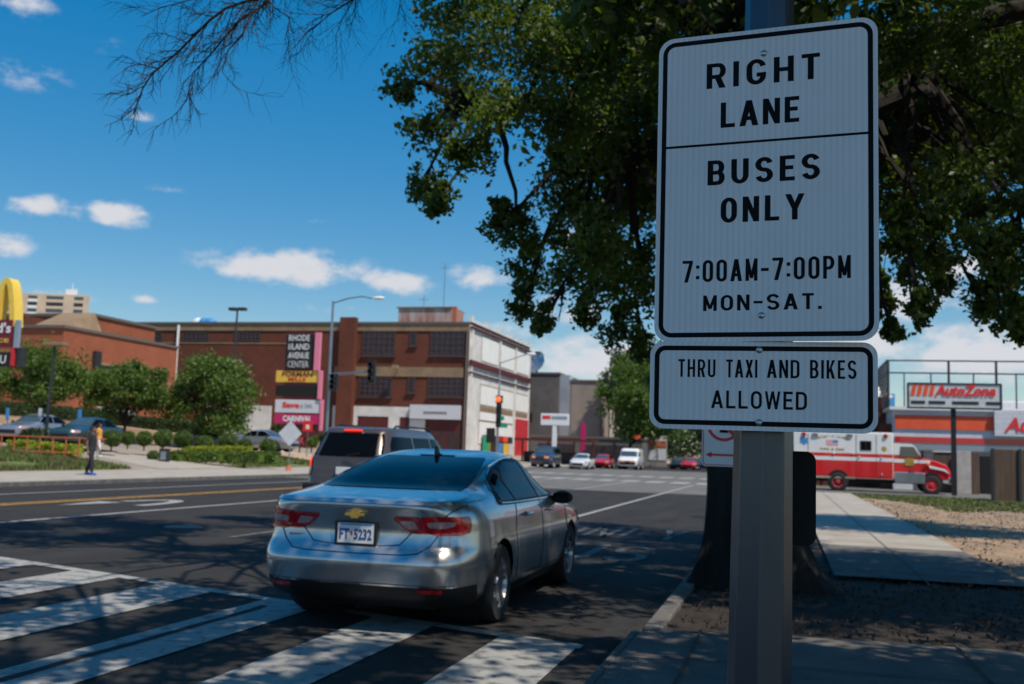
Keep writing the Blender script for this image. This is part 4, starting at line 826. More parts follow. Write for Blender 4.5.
# ---- grey block beyond, and pale buildings further
def simplebox(name, x0, y0, x1, y1, h, m, label, wins=None, roofm='roofing', ex=None):
    e = empty(name, (x0, y0, 0), label, 'building'); MB().box((0, 0, 0), (x1-x0, y1-y0, h)).build('wall', M[m], e); MB().box((-.15, -.15, h), (x1-x0+.15, y1-y0+.15, h+.3)).build('roof', M[roofm], e)
    if wins:
        f = MB()
        for (xa, za, xb, zb) in wins: f.box((xa, -.06, za), (xb, -.003, zb))
        f.build('window', M['winglass'], e)
    return e
g0 = at(529, 374, 150); g1 = at(563, 378, 150); g2 = at(605, 382, 156)
e = simplebox('dark_grey_building', -52, 150, g1[0]-.6, 178, g0[2], 'greywall', 'windowless dark grey block right behind the white painted facade', [(6, 6, 7.2, 7.2), (10, 6, 11.2, 7.2), (14, 6, 15.2, 7.2)])
MB().box((g1[0]-.6+52, .5, 0), (g1[0]+.9+52, 3, g1[2]+.5)).build('corner_strip', M['carltgrey'], e)
simplebox('tan_building', g1[0]+.95, 152, g2[0], 180, g2[2]-.3, 'tanwall', 'plain tan windowless block right of the dark grey one')
mb_ = at(606, 395, 170); simplebox('pale_building', g2[0]+.2, 160, g2[0]+7, 178, 11.5, 'whitewall', 'pale building with balconies half hidden by the bright green tree', [(.8, 3, 2.6, 5), (.8, 6.5, 2.6, 8.6), (3.6, 3, 5.6, 5), (3.6, 6.5, 5.6, 8.6)])
simplebox('low_storefront', -33, 134, -18, 141, 3.4, 'greywall', 'low dark shop with grey canopy behind the waiting cars', [(1, .5, 6, 2.6), (7, .5, 13, 2.6)])
e = empty('petrol_canopy', (-24, 112, 0), 'red-edged low canopy stand behind the waiting cars', 'canopy')
MB().box((-5.5, 0, 2.7), (3.5, 4, 2.95)).build('roof', M['redtrim'], e); 
for x in (-5, -2, 1, 3.2): MB().box((x-.07, 1.8, 0), (x+.07, 2.0, 2.7)).build('post', M['redtrim'], e)
MB().box((-5, 2.5, .1), (3, 3.2, 1.5)).build('counter', M['black'], e)
# satellite dish on the grey roof
p = at(537, 363, 152); e = empty('satellite_dish', (p[0], 152, g0[2]+.3), 'large mesh satellite dish on the grey roof', 'satellite dish')
R_ = 1.75; mb = MB(); mb.lathe([(0, 0), (R_*.4, .08), (R_*.75, .3), (R_, .55), (R_*.98, .6), (R_*.72, .36), (R_*.38, .13), (0, .05)], (0, 0, p[2]-g0[2]-.3), (-.35, -.9, .35), 24); mb.build('reflector', M['carltgrey'], e, smooth=True); MB().tube([(0, 0, 0), (0, .2, p[2]-g0[2]-.4)], .16, 8).build('mast', M['darkmetal'], e)
MB().tube([(-.1, -.2, 1.4), (-.55, -1.6, 2.3)], .06, 5).build('feed_arm', M['darkmetal'], e)

# ================================================================== SIGNS, LAMPS of the background
# pylon sign
PY = 80.; xl, xr = at(278, 380, PY)[0], at(322.5, 380, PY)[0]; zg = hl(-40); O4 = np.array([(xl+xr)/2, PY, zg])
py_ = empty('pylon_sign', O4, 'tall stacked shopping centre sign with pink edge reading RHODE ISLAND AVENUE CENTER', 'sign')
def R4(x0, x1, y0, y1, d0, d1): 
    return (at(x0, (y0+y1)/2, PY)[0]-O4[0], d0, at((x0+x1)/2, y1, PY)[2]-O4[2]), (at(x1, (y0+y1)/2, PY)[0]-O4[0], d1, at((x0+x1)/2, y0, PY)[2]-O4[2])
def pboard(name, x0, x1, y0, y1, m, d0=-.2, d1=.2): a_, b_ = R4(x0, x1, y0, y1, d0, d1); return MB().box(a_, b_).build(name, M[m], py_, bevel=.03), a_, b_
f_, _, _ = pboard('pink_edge', 316, 322, 333, 371, 'pink', -.35, -.15); pboard('pink_edge', 319.5, 323.5, 371, 399.5, 'pink', -.35, -.15); pboard('orange_edge', 321, 324, 400, 431, 'pink', -.3, -.1)
pboard('frame', 285, 315.8, 333, 399, 'mcred', -.1, .5); a_, b_ = R4(279, 320, 398, 434, -.05, .4); MB().box((a_[0]+.5, a_[1], 0), (b_[0]-.3, b_[1], b_[2])).build('lower_frame', M['redtrim'], py_)
bd, a_, b_ = pboard('name_board', 287.5, 313.5, 334, 369, 'black', -.3, .2)
for i, s in enumerate(('RHODE', 'I/LAND', 'AVENUE', 'CENTER')):
    hh = (b_[2]-a_[2])/4; text('lettering', s, 1, (a_[0]+.25, -.31, b_[2]-hh*(i+1)+.12), (1, 0, 0), (0, 0, 1), M['white'], bd, width=b_[0]-a_[0]-.5, height=hh*.70, bold=.012 if i < 3 else -.008)
bd, a_, b_ = pboard('yellow_board', 277, 320, 371, 382.5, 'signyellow')
text('lettering', 'FORMAN', 1, (a_[0]+.6, -.21, (a_[2]+b_[2])/2), (1, 0, 0), (0, 0, 1), M['mcred'], bd, width=b_[0]-a_[0]-1.2, height=.42, bold=.03); text('lettering', 'MILLS', 1, (a_[0]+1.2, -.21, a_[2]+.1), (1, 0, 0), (0, 0, 1), M['redpaint'], bd, width=b_[0]-a_[0]-2.4, height=.34, bold=.03)
pboard('black_board', 276.5, 319, 385.5, 396, 'blackmat')
bd, a_, b_ = pboard('white_board', 276, 320, 400, 413, 'offwhite')
text('lettering', 'Save', 1, (a_[0]+.7, -.21, a_[2]+.42), (1, 0, 0), (0, 0, 1), M['letterred'], bd, width=1.6, height=.5, bold=.04); text('lettering', 'a lot', 1, (a_[0]+2.4, -.21, a_[2]+.46), (1, 0, 0), (0, 0, 1), M['carltgrey'], bd, width=1.1, height=.4)
bd, a_, b_ = pboard('magenta_board', 275, 320.5, 414.5, 424, 'magenta')
text('lettering', 'CARNIVAL', 1, (a_[0]+.85, -.21, a_[2]+.2), (1, 0, 0), (0, 0, 1), M['white'], bd, width=2.7, height=.5, bold=.04)
# yellow arch sign (cut by the left edge)
AY = 35.; zg = hl(-30.5); p = at(11, 300, AY); O5 = np.array([p[0], AY, zg]); mc = empty('arch_sign', O5, 'dark red restaurant sign with tall yellow arch at the left edge of the photo', 'sign')
def s5(x, y): q_ = at(x, y, AY)-O5; return np.array([q_[0], q_[2]])
def arch(cx_px, w_px, top, bot, y_):
    c = s5(cx_px, top); b_ = s5(cx_px, bot); hw = w_px*AY/1024/math.cos(YAW)*1.09/2; hgt = c[1]-b_[1]; pts_ = []
    for t_ in np.linspace(-1, 1, 33): pts_.append((c[0]+hw*t_*abs(t_)**.0*(1), b_[1]+hgt*(1-abs(t_)**2.4)))
    o_ = MB(); th = .24; P2 = np.array(pts_); T = np.gradient(P2, axis=0); T /= np.linalg.norm(T, axis=1)[:, None]; Nn = np.stack([-T[:, 1], T[:, 0]], 1); outer = P2+Nn*th*.5; inner = P2-Nn*th*.5; G = []
    for i in range(len(P2)): G.append([(outer[i][0], -.12, outer[i][1]), (outer[i][0], .38, outer[i][1]), (inner[i][0], .38, inner[i][1]), (inner[i][0], -.12, inner[i][1]), (outer[i][0], -.12, outer[i][1])])
    o_.grid(G); return o_
arch(8.5, 24, 281, 327, 0).build('arch', M['mcyellow'], mc); arch(-17, 24, 281, 327, 0).build('arch', M['mcyellow'], mc)
a_, b_ = s5(-60, 347), s5(15.5, 320.5); bd = MB().box((a_[0], -.2, a_[1]), (b_[0], .25, b_[1])).build('name_board', M['mcred'], mc)
text('lettering', "McDonald's", 1, (s5(-48, 331)[0], -.21, s5(10, 333.5)[1]), (1, 0, 0), (0, 0, 1), M['white'], bd, width=s5(15, 331)[0]-s5(-48, 331)[0], height=.42, bold=.03)
text('lettering', 'PLAYPLACE', 1, (s5(-40, 340)[0], -.21, s5(10, 343)[1]), (1, 0, 0), (0, 0, 1), M['mcyellow'], bd, width=s5(13, 340)[0]-s5(-40, 340)[0], height=.16)
a_, b_ = s5(15.6, 348), s5(22, 320.5); MB().box((a_[0], -.15, a_[1]), (b_[0], .0, b_[1])).build('side_panel', M['carltgrey'], mc)
a_, b_ = s5(-60, 366), s5(13, 352.5); bd = MB().box((a_[0], -.2, a_[1]), (b_[0], .25, b_[1])).build('lower_board', M['black'], mc); text('lettering', 'DRIVE THRU', 1, (s5(-42, 360)[0], -.21, s5(5, 364)[1]), (1, 0, 0), (0, 0, 1), M['white'], bd, width=s5(10, 360)[0]-s5(-42, 360)[0], height=.34)
a_, b_ = s5(13.1, 366), s5(17, 348); MB().box((a_[0], -.2, a_[1]), (b_[0], .25, b_[1])).build('red_stripe', M['redpaint'], mc); a_, b_ = s5(17.1, 366), s5(22, 348); MB().box((a_[0], -.1, a_[1]), (b_[0], .3, b_[1])).build('side_panel', M['darkmetal'], mc)
MB().box((-1.7, -.1, 0), (-1.3, .2, s5(0, 330)[1])).build('post', M['darkmetal'], mc)
# lamps
def P_(x, y, Y, z=None): p = at(x, y, Y); return p if z is None else np.array([p[0], Y, z])
b_ = P_(326, 440, 60, .12); e = empty('street_lamp', b_, 'tall grey street lamp with traffic signal mast arm right of the pylon sign', 'street lamp'); zt = at(331, 301, 60)[2]-b_[2]
MB().tube([(0, 0, 0), (0, 0, zt)], [.13, .075], 10).build('pole', M['galv'], e, smooth=True); tip = at(372, 298.5, 60)-b_
MB().tube([(0, 0, zt-.15), (1.0, 0, zt+.15), (2.0, 0, zt+.28), (tip[0], 0, tip[2])], .045, 6).build('arm', M['galv'], e, smooth=True)
MB().ball((tip[0]+.45, 0, tip[2]+.02), .42, 10, (1, .5, .28)).build('lamp_head', M['white'], e, smooth=True)
e = empty('mast_signal', P_(326, 440, 59.7, 6), 'grey mast arm with black three-lens signal beside the street lamp pole', 'traffic signal', 'traffic signals'); bz = 6; q0 = at(331, 374.5, 59.7); q1 = at(366, 372, 59.7)
MB().tube([(0, 0, q0[2]-bz), (q1[0]-b_[0], 0, q1[2]-bz)], [.09, .06], 8).build('arm', M['galv'], e)
for (px, py, hh) in ((370, 372, 1.15), (332.5, 382, .85)):
    c = at(px, py, 59.6); h_ = MB().box((c[0]-b_[0]-.22, -.3, c[2]-bz-hh/1.6), (c[0]-b_[0]+.22, .02, c[2]-bz+hh/1.6)).build('housing', M['black'], e, bevel=.03)
    for i in (-1, 0, 1): MB().lathe([(0, 0), (.12, 0), (.15, .22), (.17, .22), (.16, -.02)], (c[0]-b_[0], -.3, c[2]-bz+i*hh*.38), (0, -1, 0), 12).build('lens_visor', M['darkmetal'], h_)
e = empty('lot_lamp', P_(46, 430, 45, .9), 'slim dark parking lamp pole standing before the flat-topped tree', 'street lamp'); zt = at(47, 346, 45)[2]-.9
MB().tube([(0, 0, 0), (.12, 0, zt)], [.09, .06], 8).build('pole', M['darkmetal'], e); MB().box((-.5, -.2, zt), (.75, .3, zt+.18)).build('lamp_head', M['beige'], e, bevel=.03)
e = empty('twin_lamp', P_(230, 430, 75, 1.2), 'twin-headed dark lamp pole behind the largest round tree', 'street lamp'); zt = at(230, 310, 75)[2]-1.2
MB().tube([(0, 0, 0), (0, 0, zt)], [.12, .08], 8).build('pole', M['darkmetal'], e)
for s in (-1, 1): MB().box((s*.1, -.2, zt-.05), (s*.75, .3, zt+.2)).build('lamp_head', M['darkmetal'], e, bevel=.03)
MB().box((-.75, -.05, zt-4.2), (.65, .05, zt-4.1)).build('cross_bracket', M['galv'], e)
# corner lamp with red signal near the white facade
b_ = P_(497, 455, 95, .12); e = empty('street_lamp', b_, 'thin grey street lamp in front of the white painted facade', 'street lamp'); zt = at(497, 362, 95)[2]-.12
MB().tube([(0, 0, 0), (0, 0, zt)], [.11, .06], 8).build('pole', M['galv'], e); tip = at(527, 354, 95)-b_; MB().tube([(0, 0, zt-.1), (1.2, 0, zt+.3), (tip[0], 0, tip[2])], .05, 5).build('arm', M['galv'], e); MB().ball((tip[0]+.4, 0, tip[2]), .5, 8, (1, .5, .3)).build('lamp_head', M['white'], e, smooth=True)
e = empty('corner_signal', P_(497.5, 402, 94.5), 'black corner traffic signal showing red with street name blade below', 'traffic signal', 'traffic signals'); 
h_ = MB().box((-.05, -.25, -2.4), (.42, .1, -.12)).build('housing', M['black'], e, bevel=.03); MB().box((-.16, -.05, -.1), (.5, .1, .62)).build('backplate', M['black'], e); MB().ball((.15, -.2, .25), .26, 10, (1, .5, 1)).build('red_lens', M['siglit'], e, smooth=True)
for k_ in range(2): MB().lathe([(0, 0), (.13, 0), (.16, .2)], (.18, -.26, -.75-k_*.95), (0, -1, 0), 10).build('lens_visor', M['darkmetal'], h_)
MB().box((-.95, -.2, -3.9), (-.15, .1, -2.5)).build('walk_signal', M['black'], e, bevel=.03)
MB().box((.2, -.15, -1.75), (.75, -.1, -1.35)).build('street_name_blade', M['green'], e); MB().box((.1, -.17, -2.45), (1.1, -.13, -2.1)).build('street_name_blade', M['green'], e); MB().tube([(.0, .15, -8.9), (.0, .15, .6)], .06, 6).build('post', M['galv'], e)
# small signs
def postsign(name, px, py, w_, h_, Y, m, label, zg=0.12, cat='sign', dia=False, pm_='galv'):
    c = at(px, py, Y); e = empty(name, (c[0], Y, zg), label, cat); zc = c[2]-zg
    if dia: MB().prism([(0, -w_), (w_, 0), (0, w_), (-w_, 0)], (0, -.03, zc), (1, 0, 0), (0, 0, 1), (0, -.02, 0)).build('sign_panel', M[m], e)
    else: MB().box((-w_/2, -.05, zc-h_/2), (w_/2, -.03, zc+h_/2)).build('sign_panel', M[m], e, bevel=.008)
    MB().tube([(0, 0, 0), (0, 0, zc+h_/2-.02)], .03, 6).build('post', M[pm_], e); return e
postsign('parking_sign', 8, 414, .22, .62, 45, 'blue', 'blue accessible parking sign at the far left above the cars', 1.0)
postsign('parking_sign', 41, 413, .26, .5, 45.4, 'offwhite', 'small pale parking sign beside the dark lamp pole', 1.0)
postsign('parking_sign', 80, 416, .24, .66, 45, 'blue', 'blue accessible parking sign above the pedestrians', 1.0)
e = postsign('diamond_sign', 290.5, 433.5, .62, .9, 45.5, 'offwhite', 'grey back of a diamond road sign on a thin post before the pylon sign', .15, dia=True); MB().tube([(0, 0, 0), (0, 0, .25)], [.18, .08], 8).build('base', M['rust'], e)
e = postsign('red_square_sign', 308, 426, .75, .75, 66, 'letterred', 'small orange-red sign right of the pylon sign foot', .5); MB().box((-.13, -.056, 2.0), (.13, -.052, 2.3)).build('white_mark', M['white'], e)
p = at(555, 419.5, 95); e = empty('pole_sign', (p[0], 95, .1), 'white pole sign with small red lettering before the grey block', 'sign'); zc = p[2]-.1
MB().box((-1.35, -.15, zc-.55), (1.35, .15, zc+.55)).build('sign_board', M['white'], e, bevel=.03); MB().box((-1.2, -.16, zc+.0), (-.4, -.152, zc+.35)).build('red_mark', M['letterred'], e); MB().box((-.3, -.16, zc-.0), (1.2, -.152, zc+.3)).build('grey_mark', M['carltgrey'], e); MB().box((-.2, -.12, 0), (.2, .12, zc-.55)).build('post', M['white'], e)
p = at(580.5, 431, 118); e = empty('feather_flag', (p[0], 118, .1), 'pink-red feather flag before the tan block', 'flag'); MB().prism([(0, 1.5), (.55, 1.7), (.7, 4.0), (.45, 5.0), (0, 4.8)], (0, 0, 0), (1, 0, 0), (0, 0, 1), (0, .03, 0)).build('banner', M['magenta'], e); MB().tube([(0, 0, 0), (0, 0, 4.9)], .03, 5).build('pole', M['darkmetal'], e)
p = at(637, 437, 120); e = empty('orange_sign', (p[0], 120, .1), 'orange-red diamond work sign under the far trees', 'sign'); zc = p[2]-.1; MB().prism([(-.45, -.1), (0, -.3), (.45, -.1), (.35, .25), (-.35, .25)], (0, 0, zc), (1, 0, 0), (0, 0, 1), (0, .05, 0)).build('sign_panel', M['orange'], e); MB().tube([(0, .05, 0), (0, .05, zc)], .05, 5).build('post', M['darkmetal'], e)
p = at(657, 440, 130); e = empty('plaza_sign', (p[0], 130, .1), 'distant brown-framed plaza sign with white boards beyond the van', 'sign'); MB().box((-1.15, 0, 0), (1.25, .3, 3.9)).build('frame', M['tanwall'], e)
for x0, x1, z0, z1, c_ in ((-1.05, -.05, .8, 2.0, 'offwhite'), (.15, 1.15, .8, 2.2, 'offwhite'), (-1.05, 1.15, 2.5, 3.1, 'rust'), (.15, 1.15, 3.2, 3.8, 'offwhite')): MB().box((x0, -.06, z0), (x1, -.003, z1)).build('board', M[c_], e)
# orange pipe rail
ra, rb = at(-25, 457, 38.5), at(78, 459, 38.5); e = empty('pipe_rail', ra, 'orange-painted pipe railing in front of the parked cars at left', 'railing'); ra_, rb_ = ra*0, rb-ra; rb_[2] = 0
zr = [at(40, 437, 38.5)[2]-ra[2], at(40, 452, 38.5)[2]-ra[2]]
mb = MB(); 
for z_ in zr: mb.tube([(0, 0, z_), (rb_[0], rb_[1], z_)], .035, 6)
mb.build('rail', M['rust'], e)
for t_ in np.linspace(0, 1, 9): MB().tube([(rb_[0]*t_, 0, -.25), (rb_[0]*t_, 0, zr[0])], .035, 6).build('post', M['rust'], e)
MB().tube([(rb_[0], 0, zr[0]), (rb_[0]+.02, 1.8, zr[0])], .03, 6).build('return_rail', M['rust'], e)
# thin dark picket fence along the tan path
a_, b_ = at(-30, 437, 56), at(215, 447, 58); e = empty('picket_fence', a_, 'thin dark picket fence along the tan path below the hedge', 'fence'); L_ = b_-a_; mb = MB()
for t_ in np.linspace(0, 1, 150): mb.tube([L_*t_-[0, 0, .6], L_*t_+[0, 0, .55]], .018, 4)
for z_ in (-.5, .45): mb.tube([np.array([0, 0, z_]), L_+[0, 0, z_]], .025, 4)
mb.build('pickets', M['darkmetal'], e)
# low dark planter post in the bed
p = at(164, 462, 44.5); e = empty('planter_post', (p[0], 44.5, hl(p[0])-.1), 'short dark post with grey plate in the planted bed', 'post'); MB().box((-.25, -.1, 0), (.25, .1, .75)).build('body', M['darkmetal'], e, bevel=.02); MB().box((-.15, -.115, .2), (.15, -.102, .6)).build('plate', M['carltgrey'], e)
# ================================================================== RIGHT: parts store, its sign, enclosures
AZ = 62.; az = empty('parts_store', (14, AZ, 0), 'white block store with orange panel, red stripe and rooftop railing behind the ambulance', 'building'); O6 = np.array([14, AZ, 0])
def r6(mb): mb.v = [tuple(np.array(v)-O6) for v in mb.v]; return mb
def ax_(x, y=430, Y=AZ): return at(x, y, Y)[0]
def az_(y, x=960, Y=AZ): return at(x, y, Y)[2]
x0_ = ax_(893); r6(MB().box((x0_, AZ, 0), (40, 80, az_(411)))).build('wall', M['azwhite'], az)
r6(MB().box((x0_-.2, AZ-.25, az_(411)), (40, 80.2, az_(408)))).build('coping', M['white'], az)
r6(MB().box((ax_(895), AZ-.08, az_(430)), (ax_(993), AZ-.003, az_(416)))).build('orange_panel', M['orange'], az)
r6(MB().box((ax_(895), AZ-.06, az_(444)), (40, AZ-.003, az_(438)))).build('red_stripe', M['carred'], az)
r6(MB().box((ax_(895), AZ-.05, az_(451)), (40, AZ-.003, az_(445.5)))).build('grey_stripe', M['carltgrey'], az)
r6(MB().box((ax_(914), AZ-.055, 0), (ax_(1060), AZ-.003, az_(452)))).build('lower_wall', M['greywall'], az)
r6(MB().box((ax_(993.5), AZ-.35, az_(435)), (40, AZ-.09, az_(409.5)))).build('sign_fascia', M['azwhite'], az)
tt = text('lettering', 'AutoZone', 1, (ax_(1003)-O6[0], -.37, az_(431)), (1, 0, 0), (0, 0, 1), M['letterred'], az, width=4.5, height=.8, bold=.03, shear=.25)
mb = MB(); zt, zm, z0_ = az_(360.5), az_(373), az_(408)
for z_ in (zt, zm): mb.box((ax_(889), AZ+.2, z_-.05), (38, AZ+.28, z_+.03))
for px in (889, 950, 998, 1045, 1090): mb.box((ax_(px)-.06, AZ+.18, z0_), (ax_(px)+.06, AZ+.3, zt))
for px in (905, 932, 975, 1018, 1060): mb.box((ax_(px)-.03, AZ+.18, z0_), (ax_(px)+.03, AZ+.3, zm))
for y in np.linspace(AZ+.3, 79, 22): mb.box((ax_(888)-.03, y-.03, z0_), (ax_(888)+.03, y+.03, zt))
for z_ in (zt, zm, (zm+z0_)/2): mb.box((ax_(888)-.03, AZ+.2, z_-.04), (ax_(888)+.03, 79, z_+.04))
r6(mb).build('rooftop_railing', M['darkmetal'], az)
r6(MB().box((ax_(1005), AZ+4, z0_), (38, AZ+10, az_(396)))).build('rooftop_unit', M['offwhite'], az, bevel=.1); r6(MB().box((ax_(895), AZ+6, z0_), (ax_(906), AZ+9, az_(388)))).build('rooftop_unit', M['blue'], az)
# neighbour with white gable roof
nb = empty('small_brick_house', (3, 66, 0), 'small red brick house with white metal roof left of the store', 'building')
MB().box((-4, 0, 0), (ax_(889, Y=66)-3, 10, az_(397, 885, 66))).build('wall', M['brick'], nb); mb = MB(); xa, xb = -4.3, ax_(888, Y=66)-3; zb, ze = az_(397, 885, 66), az_(384, 880, 66); mb.add([(xa, -.3, zb), (xb+.3, -.3, zb), (xb-.4, 2, ze), (xa, 2, ze), (xa, 10, zb), (xb+.3, 10, zb), (xa, 8, ze), (xb-.4, 8, ze)], [(0, 1, 2, 3), (3, 2, 7, 6), (6, 7, 5, 4), (1, 5, 7, 2), (0, 3, 6, 4), (0, 4, 5, 1)]); mb.build('roof', M['whitewall'], nb)
MB().box((ax_(880, Y=64)-3, -3.5, 0), (ax_(912, Y=64)-3, -1, az_(424, 890, 63))).build('brown_annex', M['brick'], nb)
p = at(953, 395, 50); e = empty('store_sign', (p[0], 50, .1), 'white rectangular store sign with orange stripes on a black post above the ambulance nose', 'sign'); q = lambda x, y: (at(x, y, 50)[0]-p[0], at(x, y, 50)[2]-.1)
(xa, za), (xb, zb) = q(907, 405), q(1001, 384); MB().box((xa, -.2, za-.15), (xb, .2, zb+.0)).build('sign_board', M['offwhite'], e, bevel=.04)
mb = MB(); ringframe(mb, xb-xa, zb-za+.15, .05, .07, -.2, .03); cxx, czz = (xa+xb)/2, (za-.15+zb)/2; mb.v = [(v[0]+cxx, v[1], v[2]+czz) for v in mb.v]; mb.build('frame', M['darkmetal'], e)
text('lettering', 'AutoZone', 1, (xa+1.15, -.215, za+.42), (1, 0, 0), (0, 0, 1), M['letterred'], e, width=2.55, height=.52, bold=.04, shear=.25)
mb = MB(); 
for i in range(4): mb.prism([(xa+.12+i*.26, za+.42), (xa+.30+i*.26, za+.42), (xa+.42+i*.26, za+.98), (xa+.24+i*.26, za+.98)], (0, -.205, 0), (1, 0, 0), (0, 0, 1), (0, -.01, 0))
mb.build('orange_stripes', M['orange'], e)
mb = MB(); 
for x0, x1 in ((.15, .75), (.9, 1.6), (1.9, 3.0), (3.3, 3.95)): mb.box((xa+x0, -.215, za+.06), (xa+x1, -.203, za+.2))
mb.build('small_lettering', M['darkmetal'], e)
MB().box((-.1, -.1, 0), (.1, .1, za)).build('post', M['black'], e)
def encl(name, px0, px1, ytop, Y, dep, m, label, cat='wall'):
    a_, b_ = at(px0, ytop, Y), at(px1, ytop, Y); e = empty(name, (a_[0], Y, 0), label, cat); MB().box((0, 0, 0), (b_[0]-a_[0], dep, a_[2])).build('panel', M[m], e, bevel=.02); return e, b_[0]-a_[0], a_[2]
e, w_, h_ = encl('enclosure_wall', 934, 956, 452, 58.2, .2, 'woodfence', 'dark brown enclosure panel just behind the ambulance nose', 'fence'); MB().box((-.05, -.05, h_), (w_+.05, .25, h_+.08)).build('cap', M['offwhite'], e)
encl('concrete_pier', 956.5, 971, 451, 57.6, .5, 'concwall', 'pale grey concrete pier right of the ambulance nose', 'pier')
encl('timber_post', 971.5, 979, 452, 57.8, .3, 'woodfence', 'reddish brown timber post beside the concrete pier', 'post')
e, w_, h_ = encl('dark_gap_panel', 980, 991, 456, 59, .2, 'blackmat', 'black panel standing in for the dark gap between timber post and long brown fence', 'gap panel')  # flat black sheet: darkness of the gap put into its colour
e, w_, h_ = encl('brown_fence', 991, 1100, 449, 43, .2, 'woodfence', 'long dark brown board fence cut by the right edge of the photo', 'fence')
mb = MB()
for x in np.arange(0, w_, .95): mb.box((x, -.06, 0), (x+.1, -.003, h_+.03))
mb.build('batten', M['darkmetal'], e); 
# ================================================================== VEHICLES
def hermite(xs, ys, x):     # monotone cubic
    xs = np.asarray(xs, float); ys = np.asarray(ys, float); h = np.diff(xs); dl = np.diff(ys)/h; m_ = np.zeros_like(xs)
    m_[0], m_[-1] = dl[0], dl[-1]
    for i in range(1, len(xs)-1): m_[i] = 0 if dl[i-1]*dl[i] <= 0 else 2*dl[i-1]*dl[i]/(dl[i-1]+dl[i])
    x = np.clip(x, xs[0], xs[-1]); i = np.clip(np.searchsorted(xs, x)-1, 0, len(h)-1); t_ = (x-xs[i])/h[i]
    return ys[i]*(2*t_**3-3*t_**2+1)+h[i]*m_[i]*(t_**3-2*t_**2+t_)+ys[i+1]*(-2*t_**3+3*t_**2)+h[i]*m_[i+1]*(t_**3-t_**2)
class Body:
    def __init__(s, T, n_lo=5.0, n_hi=4.2, zb=1.0):
        s.T = np.array(T); s.n_lo, s.n_hi, s.zb = n_lo, n_hi, zb
    def par(s, z):
        t_ = s.T; yr, yf, w_ = (hermite(t_[:, 0], t_[:, k], z) for k in (1, 2, 3)); k = 1/(1+math.exp(-(z-s.zb)*14)); return yr, yf, w_, s.n_lo*(1-k)+s.n_hi*k
    def pt(s, q_, z, sg=1):   # perimeter parameter 0..4 (rear centre, rear corner 1, front corner 3, front centre 4)
        yr, yf, w_, n = s.par(z)
        if q_ <= 1: a, b_ = q_, -1
        elif q_ <= 3: a, b_ = 1, q_-2
        else: a, b_ = 4-q_, 1
        k = (abs(a)**n+abs(b_)**n)**(1/n); return np.array([sg*w_*a/k, (yr+yf)/2+(yf-yr)/2*b_/k, z])
    def side(s, y, z, sg=1, off=0):
        yr, yf, w_, n = s.par(z); q_ = min(.9999, abs((y-(yr+yf)/2)/((yf-yr)/2))); return np.array([sg*(w_*(1-q_**n)**(1/n)+off), y, z])
    def rear(s, x, z, off=0):
        yr, yf, w_, n = s.par(z); q_ = min(.9999, abs(x/w_)); return np.array([x, (yr+yf)/2-(yf-yr)/2*(1-q_**n)**(1/n)-off, z])
    def front(s, x, z, off=0):
        yr, yf, w_, n = s.par(z); q_ = min(.9999, abs(x/w_)); return np.array([x, (yr+yf)/2+(yf-yr)/2*(1-q_**n)**(1/n)+off, z])
    def nrm(s, q_, z, sg):
        e_ = .01; a = s.pt(min(q_+e_, 4), z, sg)-s.pt(max(q_-e_, 0), z, sg); b_ = s.pt(q_, z+e_, sg)-s.pt(q_, z-e_, sg); n_ = np.cross(a, b_)*sg; return n_/(np.linalg.norm(n_)+1e-9)
    def patch(s, rows, off=.006, nu=8, sg=1, mode='q', sub_=3):
        # rows: (z, u0, u1); mode q perimeter, s side y, r rear x, f front x
        rows = np.array(rows, float); zz_ = []
        for i in range(len(rows)-1): zz_ += list(np.linspace(rows[i, 0], rows[i+1, 0], sub_, endpoint=False))
        zz_.append(rows[-1, 0]); G = []
        for z_ in zz_:
            u0_ = np.interp(z_, rows[:, 0], rows[:, 1]); u1_ = np.interp(z_, rows[:, 0], rows[:, 2]); L = []
            for u in np.linspace(u0_, u1_, nu+1):
                if mode == 'q': p = s.pt(u, z_, sg)+s.nrm(u, z_, sg)*off
                else:
                    fn = {'s': lambda a, b_: s.side(a, b_, sg), 'r': lambda a, b_: s.rear(a, b_), 'f': lambda a, b_: s.front(a, b_)}[mode]; p = fn(u, z_); e_ = .008
                    a = fn(u+e_, z_)-fn(u-e_, z_); b_ = fn(u, z_+e_)-fn(u, z_-e_); n_ = np.cross(a, b_); n_ /= np.linalg.norm(n_)+1e-9
                    if (mode == 's' and n_[0]*sg < 0) or (mode == 'r' and n_[1] > 0 and abs(n_[1]) > abs(n_[2])) or (mode == 'f' and n_[1] < 0 and abs(n_[1]) > abs(n_[2])) : n_ = -n_
                    if mode in 'rf' and n_[2] < -.5: n_ = -n_
                    p = p+n_*off
                L.append(p)
            G.append(L)
        return np.array(G)
